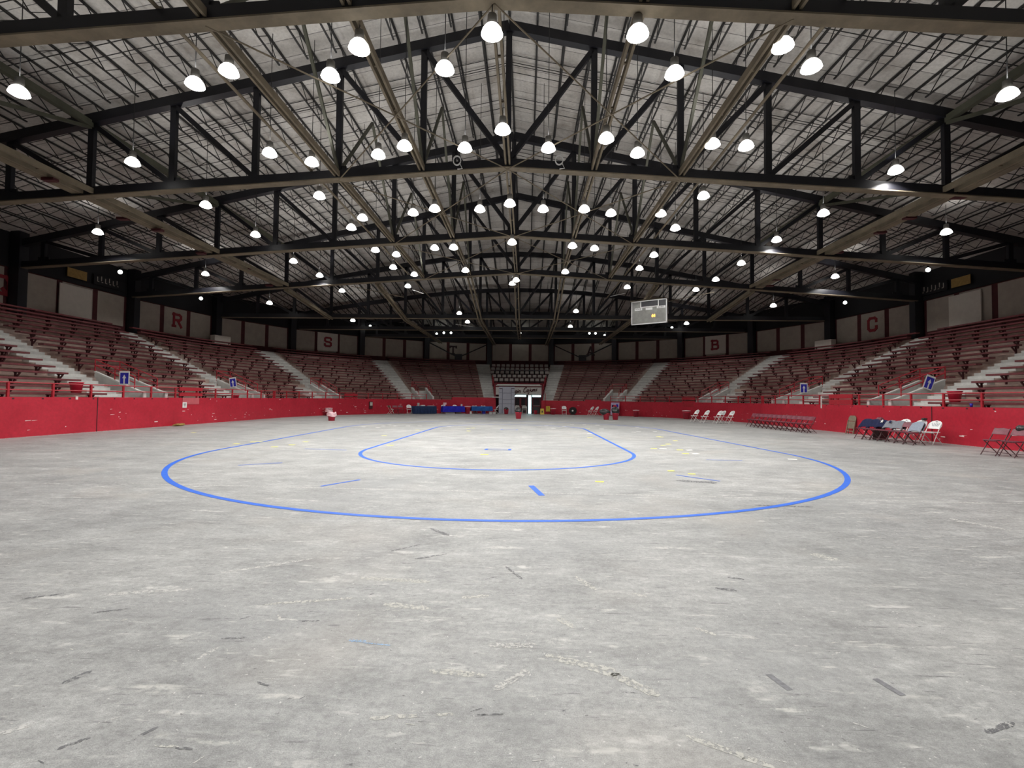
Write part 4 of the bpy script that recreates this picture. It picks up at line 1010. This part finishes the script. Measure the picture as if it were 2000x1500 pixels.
for k in range(1, 13):
    lab = 'brown folding chair, nearest end of the long row by the right wall' if k == 12 else f'brown folding chair, {ORD[k + 1]} from far end of the long right row'
    dup(br, (14.30 + .025 * k, 29.6 - .445 * k, 0), FACE + .12, lab, GBR)
dr = []
for k in range(7):
    dup(br, (14.85 - .01 * k, 20.75 - .45 * k, 0), FACE + .1, f'brown folding chair under draped clothes, {ORD[k + 1]} from the far end', GBR); dr.append((14.85 - .01 * k, 20.75 - .45 * k))
dup(br, (14.58, 14.75, 0), FACE + .05, 'brown folding chair near the right edge, left of the last two', GBR)
dup(br, (14.66, 14.28, 0), FACE + .05, 'brown folding chair cut by the right photo edge, dark cloth on it', GBR)
# tan folded chair leaning on the wall
root = thing('folded_chair', 'tan wooden folded chair leaning upright against the right red wall', 'chair', (16.36, 23.9, 0), FACE + .25)
part('backrest', lambda b: b.poly([(-.2, .10, .62), (.2, .10, .62), (.2, .13, .78), (.13, .145, .88), (-.13, .145, .88), (-.2, .13, .78)], (0, .03, 0)), 'tanwood', root)
part('seat', lambda b: b.poly([(-.2, .02, .26), (.2, .02, .26), (.2, .08, .60), (-.2, .08, .60)], (0, .04, 0)), 'tanwood', root)
for s in (-1, 1): part('leg', lambda b: b.beam((s * .19, -.06, 0), (s * .19, .10, .66), .035, .04, (0, 1, 0)), 'tanwood', root); part('leg', lambda b: b.beam((s * .15, .03, 0), (s * .15, .1, .5), .03, .03, (0, 1, 0)), 'tanwood', root)
part('rung', lambda b: b.beam((-.19, -.03, .14), (.19, -.03, .14), .03, .03), 'tanwood', root)
# clothes over the chair backs
def drape(k, m, name, lab, w=.235, hang=.36, back=.30, mark=None):
    x, y = dr[k]; mb = MB(); rows = []; nv, nu = 16, 12; Hf, Hb = hang, back
    for i in range(nv + 1):
        v = i / nv * (Hf + Hb); row = []
        for j in range(nu + 1):
            u = -1 + 2 * j / nu; top = .215 + .035 - .05 * u * u - .02 * abs(u) ** 5
            if v < Hf: h = top - (Hf - v); off = -.045 - .015 * math.sin(3 * u + k) * (Hf - v) / Hf - .02 * (Hf - v)
            else: h = top - (v - Hf); off = .055 + .02 * math.sin(4 * u + k)
            e = abs(v - Hf)
            if e < .05: off *= e / .05; h += .012
            ww = w * (1 + .10 * math.sin(5 * v + k) * .4 + .25 * min(1, e / .3) * (.6 if v < Hf else .4))
            row.append((ww * u + .006 * math.sin(17 * v + 3 * u), .14 + h * .48 + off * .877 + .008 * math.sin(9 * u + 11 * v + k), .62 + h * .877 - off * .48))
        rows.append(row)
    mb.grid(rows)
    o = obj(name, mb, M[m], loc=(x, y, 0), rz=FACE + .1, smooth=True); tag(o, lab, name.replace('_', ' '), 'clothes draped on the brown chairs')
    md = o.modifiers.new('thickness', 'SOLIDIFY'); md.thickness = .012
    if mark:
        s = MB(); c = Vector((.02, .14 + .13 * .48 - .085 * .877, .62 + .13 * .877 + .085 * .48))
        pts = []
        for q in range(10):
            a = PI / 2 + q * PI / 5; rr_ = .085 if q % 2 == 0 else .036; pts.append(c + Vector((rr_ * math.cos(a), rr_ * math.sin(a) * .48, rr_ * math.sin(a) * .877)))
        s.poly(pts, (0, -.006, .004)); obj('star', s, M[mark], o)
drape(0, 'navy', 'jacket', 'navy jacket on the farthest of the clothes-draped chairs', .25, .40)
drape(1, 'navy', 'jacket', 'navy jacket on second draped chair, beside the star jacket', .24, .38)
drape(2, 'navy', 'jacket', 'navy jacket with a white star on its back', .23, .36, mark='paper')
drape(3, 'grey', 'shirt', 'grey shirt with a small dark star emblem', .23, .36, mark='navy')
drape(4, 'grey', 'shirt', 'plain grey shirt between emblem shirt and the pale shirt', .235, .36)
drape(6, 'bluegrey', 'shirt', 'pale blue grey shirt on the nearest draped chair', .225, .40)
def lump(name, label, cat, c, sz, m, seed=0, group=None, n=14):
    random.seed(seed); mb = MB(); rows = []
    ph = [random.uniform(0, 6) for _ in range(6)]
    for i in range(n + 1):
        a = PI * i / n; row = []
        for j in range(2 * n + 1):
            b = 2 * PI * (j % (2 * n)) / (2 * n); k = 1 + .12 * math.sin(3 * b + ph[0]) * math.sin(2 * a + ph[1]) + .08 * math.sin(5 * b + ph[2] + 3 * a) + .05 * math.sin(9 * b + 7 * a + ph[3])
            if i in (0, n): k = 1
            row.append((sz[0] * k * math.sin(a) * math.cos(b), sz[1] * k * math.sin(a) * math.sin(b), sz[2] * (1 - math.cos(a) * k)))
        rows.append(row)
    mb.grid(rows); o = obj(name, mb, M[m], loc=c, smooth=True)
    return tag(o, label, cat, group)
lump('backpack', 'dark maroon backpack behind the navy jackets', 'bag', (15.35, 20.5, .42), (.18, .14, .24), 'brown', 3)
mb = MB(); mb.box((0, 0, .21), (.36, .36, .42)); tag(obj('box', mb, M['bracket'], loc=(15.35, 20.5, 0)), 'dark box under the maroon backpack behind draped chairs', 'box')
lump('cap', 'dark cap on top of the white chair behind pale shirt', 'cap', (15.92, 19.0, .86), (.10, .09, .045), 'bag', 5)
lump('dark_cloth', 'dark crumpled cloth over the chair at the right photo edge', 'cloth', (14.95, 14.36, .70), (.10, .17, .10), 'bag', 6)
lump('floor_rag', 'crumpled yellow brown rag on the floor by the left wall', 'rag', (-16.3, 23.55, 0), (.16, .36, .06), 'rag', 8)

# ------------------------------------------------------------------ tubs
def tub(x, y, label, liner=None, bag=None, s=1., rz=0., lid=False):
    root = thing('waste_tub', label, 'bin', (x, y, 0), rz, 'red waste tubs')
    mb = MB(); mb.lathe([(.19 * s, 0), (.245 * s, .46 * s), (.265 * s, .47 * s), (.265 * s, .50 * s), (.235 * s, .50 * s), (.18 * s, .03)], n=22, cap0=True); obj('tub', mb, M['tubred'], root, smooth=True)
    if liner:
        mb = MB(); rows = []
        for zz, rr_ in ((.28, .31), (.36, .29), (.46, .285), (.53, .275), (.54, .24), (.42, .20)):
            rows.append([((rr_ + .02 * math.sin(5 * a + zz * 20) + .012 * math.sin(9 * a)) * s * math.cos(a), (rr_ + .02 * math.sin(5 * a + zz * 20)) * s * math.sin(a), (zz + .03 * math.sin(3 * a + 1)) * s) for a in [2 * PI * k / 26 for k in range(27)]])
        mb.grid(rows); obj('liner', mb, M[liner], root, smooth=True)
    if lid: mb = MB(); mb.lathe([(.27 * s, .56 * s), (.30 * s, .58 * s), (.30 * s, .62 * s), (.0, .64 * s)], n=22, cap0=True); obj('lid', mb, M['pinkliner'], root, smooth=True)
    if bag:
        dx, w, h = bag
        random.seed(int(abs(x) * 100)); mb = MB(); rows = []
        for i in range(11):
            a = PI * i / 10
            rows.append([(dx + w * math.sin(a) * (1 + .12 * math.sin(3 * b + a * 2)) * math.cos(b), .27 * math.sin(a) * (1 + .1 * math.sin(4 * b)) * math.sin(b), .34 + h * (1 - math.cos(a)) * .5 * (1 + .1 * math.sin(2 * b + a))) for b in [2 * PI * k / 22 for k in range(23)]])
        mb.grid(rows); obj('bin_bag', mb, M['bag'], root, smooth=True)
    return root
tub(-11.6, 30.7, 'red tub with pale pink liner standing on the left floor', liner='pinkliner')
tub(-15.15, 38.9, 'red tub with pink lid at the left wall behind the lined tub', liner='pinkliner', lid=True)
tub(.2, 37.4, 'red tub with black bag, alone at far centre of floor', bag=(0, .27, .5))
tub(6.92, 37.5, 'red tub with black bag slumping left, left of the pair', bag=(-.12, .40, .46))
tub(7.63, 37.6, 'red tub with upright black bag, right of the pair', bag=(0, .30, .62))
tub(10.85, 44.9, 'red tub with pink lid by the curved right wall', lid=True)
tub(14.0, 40.6, 'red tub with pale rim behind the white chair row', lid=True, s=1.15)
tub(3.5, 48.85, 'red tub with pink lid, right of far doorway by yellow panels', lid=True)
tub(-4.99, 48.0, 'tall red tub with pale lid between two blue tables', lid=True, s=1.2)
tub(-1.2, 48.7, 'red tub with dark contents before the grey door panel', bag=(0, .22, .32))
tub(1.74, 49.2, 'small red tub by the dark right door', s=.75)

# ------------------------------------------------------------------ tables and things by the far wall
def table(p, q, m, kind, lab, lab2):
    a, b = Vector((*p, 0)), Vector((*q, 0)); d = b - a; L = d.length; rz = math.atan2(d.y, d.x); c = (a + b) / 2
    root = thing('folding_table', lab, 'table', c, rz, 'cloth covered tables by the far wall')
    part('tabletop', lambda mb: mb.box((0, 0, .715), (L - .06, .70, .04)), 'tanwood', root)
    for sx in (-1, 1):
        for sy in (-1, 1): part('leg', lambda mb: mb.tube([(sx * (L / 2 - .25), sy * .27, 0), (sx * (L / 2 - .25), sy * .27, .70)], .015, 6), 'lamphouse', root)
    mb = MB(); n = 90; drop = .0 if kind == 'skirt' else .0
    per = []
    for k in range(n):
        s = k / n * 2 * (L + .76)
        if s < L: x, y, nx, ny = -L / 2 + s, -.38, 0, -1
        elif s < L + .76: x, y, nx, ny = L / 2, -.38 + (s - L), 1, 0
        elif s < 2 * L + .76: x, y, nx, ny = L / 2 - (s - L - .76), .38, 0, 1
        else: x, y, nx, ny = -L / 2, .38 - (s - 2 * L - .76), -1, 0
        per.append((x, y, nx, ny, s))
    low = .03 if kind == 'skirt' else (.30 if kind == 'short' else .18)
    rows = []
    for f in (0, .03, .4, .75, 1.):
        z = .745 - f * (.745 - low); amp = .0 if f < .05 else .018 * (1 + f)
        rows.append([(x + nx * amp * (1 + math.sin(s * (38 if kind == 'skirt' else 9))), y + ny * amp * (1 + math.sin(s * (38 if kind == 'skirt' else 9) + f)), z) for x, y, nx, ny, s in per])
    rows = [r + r[:1] for r in rows]; mb.grid(rows); mb.add([(-L / 2, -.38, .747), (L / 2, -.38, .747), (L / 2, .38, .747), (-L / 2, .38, .747)], [(0, 1, 2, 3)])
    o = obj('tablecloth', mb, M[m], loc=c, rz=rz, smooth=False); tag(o, lab2, 'tablecloth', 'cloths on the far tables'); return c, rz, L
t1 = table((-9.85, 45.45), (-8.0, 46.75), 'navyskirt', 'skirt', 'folding table under the dark navy pleated skirt', 'dark navy pleated table skirt reaching the floor')
t2 = table((-7.35, 47.0), (-5.38, 47.9), 'royal', 'cloth', 'folding table under the bright royal blue cloth', 'bright royal blue tablecloth on the middle far table')
t3 = table((-4.65, 48.2), (-2.65, 48.7), 'teal', 'short', 'folding table under the medium blue cloth beside the doorway', 'medium blue tablecloth on the table nearest the doorway')
def at(tb, u, v, z): c, rz, L = tb; return (c.x + u * math.cos(rz) - v * math.sin(rz), c.y + u * math.sin(rz) + v * math.cos(rz), z)
for tb, u, v, lab in ((t1, -.55, .78, 'white fan back chair behind the navy table, left one'), (t1, .22, .78, 'white fan back chair behind the navy table, right one'), (t2, -.72, .78, 'white fan back chair behind the royal blue table, left one'),
        (t2, .45, .78, 'white fan back chair behind the royal blue table, right one'), (t3, -.58, .76, 'white fan back chair behind the medium blue table, left one'), (t3, .30, .76, 'white fan back chair behind the medium blue table, right one')):
    p = at(tb, u, v, 0); c = dup(wc, p, tb[1], lab, GW)
for x, y, rz, lab in ((-10.2, 45.5, .5, 'white folding chair at the left end of the navy table'), (-2.25, 48.85, -1.3, 'white folding chair against the wall left of the grey door panel'), (4.55, 48.3, 0., 'white folding chair facing out, right of the yellow panels'),
        (7.0, 47.1, -1.2, 'white folding chair, left of two by the poster'), (7.45, 46.9, -1.2, 'white folding chair, right of two by the poster')):
    dup(wc, (x, y, 0), rz, lab, GW)
dup(br, (-11.2, 44.35, 0), .6, 'brown folding chair, left of two beside the navy table', GBR); dup(br, (-10.8, 44.75, 0), .6, 'brown folding chair, right of two beside the navy table', GBR)
chair('folding_chair', 'tan folding chair farthest left among the far wall chairs', 'tanwood', 'tanwood', 'whitemetal', False, (-11.55, 44.05, 0), 2.4)
for x, lab in ((-.12, 'pale grey folding chair before the doors, left of two'), (.62, 'pale grey folding chair before the doors, right of two')):
    chair('folding_chair', lab, 'seatgrey', 'seatgrey', 'whitemetal', True, (x, 49.15, 0), 0, 'pale chairs before the doors')
def boxy(tb, u, v, z, d, m, name, lab, cat):
    mb = MB(); mb.box((0, 0, d[2] / 2), d); mb.box((0, 0, d[2] - .005), (d[0] * 1.02, d[1] * 1.02, .012)); tag(obj(name, mb, M[m], loc=at(tb, u, v, z), rz=tb[1]), lab, cat)
boxy(t1, -.55, .1, .75, (.16, .2, .3), 'header', 'paper_box', 'pale upright box on the left of the navy table', 'box'); boxy(t1, -.15, .0, .75, (.4, .25, .1), 'paper', 'paper_stack', 'white paper stack in the middle of the navy table', 'papers')
boxy(t1, .7, .0, .75, (.6, .3, .04), 'paper', 'paper_stack', 'flat white papers on the right of the navy table', 'papers')
boxy(t2, -.9, .0, .75, (.2, .2, .14), 'paper', 'paper_box', 'small white box on the left of royal blue table', 'box'); boxy(t2, -.82, .05, .89, (.3, .22, .2), 'pinkliner', 'paper_box', 'pinkish box stacked on the small white box', 'box')
boxy(t2, .85, -.05, .75, (.14, .14, .18), 'paper', 'cup', 'white cup at the right end of the royal blue table', 'cup')
boxy(t2, -.35, -.1, 0, (.9, .3, .2), 'header', 'storage_box', 'long pale box on the floor under the royal blue table', 'box'); boxy(t2, .5, -.1, 0, (.5, .3, .17), 'tanwood', 'storage_box', 'tan box on the floor under the royal blue table', 'box')
boxy(t3, -1.12, -.2, 0, (.17, .2, .25), 'paper', 'storage_box', 'white box on the floor left of the medium blue table', 'box'); boxy(t3, .85, -.3, 0, (.3, .25, .22), 'header', 'storage_box', 'white box on floor by right end of medium blue table, left', 'box')
boxy(t3, 1.2, -.3, 0, (.3, .25, .2), 'header', 'storage_box', 'white box on floor by right end of medium blue table, right', 'box'); boxy(t3, .2, -.1, 0, (.3, .3, .28), 'arrowblue', 'storage_box', 'blue box on the floor under the medium blue table', 'box')
boxy(t1, 1.05, .05, 0, (.1, .2, .35), 'header', 'storage_box', 'slim pale box on the floor right of the navy table', 'box')
# yellow caution board, yellow panel, fan, poster
root = thing('caution_board', 'yellow folding caution board standing right of the doorway', 'caution sign', (2.38, 48.7, 0), .1)
for s in (-1, 1): part('board', lambda b: b.poly([(-.2, s * .16, 0), (.2, s * .16, 0), (.17, s * .02, .58), (-.17, s * .02, .58)], (0, .02, 0)), 'yellowsign', root)
part('mark', lambda b: b.poly([(-.09, -.125, .2), (.09, -.125, .2), (0, -.07, .42)], (0, .004, 0)), 'ink', root)
root = thing('yellow_case', 'yellow square case hung on the red wall right of doorway', 'case', (3.0, 49.33, .55), -.18)
part('case', lambda b: (b.box((0, 0, 0), (.40, .1, .54)), b.box((0, -.052, 0), (.32, .01, .44))), 'yellowsign', root); part('latch', lambda b: b.box((.02, -.06, .1), (.05, .02, .08)), 'ink', root)
mb = MB(); mb.tube([(2.72, 49.3, 0), (2.72, 49.3, 2.1)], .03, 8); tag(obj('pole', mb, M['rail']), 'thin red pole standing between the caution board and yellow case', 'pole')
root = thing('drum_fan', 'round black drum fan on the floor by the far right wall', 'fan', (5.4, 48.2, 0), -.3)
part('drum', lambda b: b.tube([(0, -.12, .42), (0, .14, .42)], .37, 24), 'fan', root); part('hub', lambda b: b.tube([(0, -.15, .42), (0, -.11, .42)], .09, 14), 'paper', root)
part('grille', lambda b: [b.tube([(r * math.cos(a), -.14, .42 + r * math.sin(a)) for a in [2 * PI * k / 24 for k in range(25)]], .008, 5) for r in (.16, .24, .32)], 'fan', root)
part('foot', lambda b: (b.box((-.2, 0, .03), (.05, .5, .06)), b.box((.2, 0, .03), (.05, .5, .06))), 'fan', root)
root = thing('poster_board', 'lavender poster board with coloured blots leaning on the curved right wall', 'poster', (9.22, 46.55, 0), -math.radians(35))
part('board', lambda b: b.poly([(-.42, -.10, .12), (.42, -.10, .12), (.42, .08, 1.28), (-.42, .08, 1.28)], (0, .03, 0)), 'lavender', root)
def blot(x, z, r, m, sd):
    b = MB(); random.seed(sd); y = -.108 + (z - .12) / 1.16 * .18
    b.poly([(x + r * (1 + random.uniform(-.35, .35)) * math.cos(a), y - .004 + math.sin(a) * r * .155, z + r * math.sin(a) * 1.1) for a in [2 * PI * k / 11 for k in range(11)]], (0, -.004, 0)); obj('blot', b, M[m], root)
for x, z, r, m, sd in ((-.22, .95, .11, 'navy', 1), (-.02, .88, .17, 'tubred', 2), (.2, .98, .13, 'royal', 3), (-.1, .55, .15, 'bluegrey', 4), (.16, .62, .12, 'paper', 5), (.3, .4, .08, 'ink', 6)): blot(x, z, r, m, sd)
part('easel_foot', lambda b: (b.beam((-.3, -.1, 0), (-.3, -.02, .4), .03, .03), b.beam((.3, -.1, 0), (.3, -.02, .4), .03, .03)), 'tanwood', root)
random.seed(7)

# ------------------------------------------------------------------ camera, world, view
yaw, pit, rol = math.radians(1.671), math.radians(1.779), math.radians(.62)
F = Vector((-math.sin(yaw) * math.cos(pit), math.cos(yaw) * math.cos(pit), math.sin(pit))); Rt = Vector((math.cos(yaw), math.sin(yaw), 0)); U = Rt.cross(F)
rc = Rt * math.cos(rol) + U * math.sin(rol); uc = -Rt * math.sin(rol) + U * math.cos(rol)
cam = bpy.data.cameras.new('camera'); co = bpy.data.objects.new('camera', cam); C.objects.link(co)
cam.sensor_width = 36; cam.lens = 950.28 / 2000 * 36; cam.clip_end = 200; cam.clip_start = .05
m = Matrix.Identity(4)
for i in range(3): m[i][0], m[i][1], m[i][2] = rc[i], uc[i], -F[i]
m[0][3], m[1][3], m[2][3] = .7678, 0, 1.4982
co.matrix_world = m; SC.camera = co
w = bpy.data.worlds.new('world'); SC.world = w; w.use_nodes = True; w.node_tree.nodes['Background'].inputs[0].default_value = (.012, .012, .013, 1)
SC.view_settings.view_transform = 'Standard'; SC.view_settings.look = 'None'; SC.view_settings.gamma = 1; SC.view_settings.use_curve_mapping = False
SC.view_settings.exposure = .08
SC.cycles.max_bounces = 3; SC.cycles.diffuse_bounces = 3; SC.cycles.adaptive_threshold = .03; SC.cycles.transparent_max_bounces = 6; SC.cycles.glossy_bounces = 2; SC.cycles.use_denoising = True
SC.cycles.sample_clamp_indirect = 4.
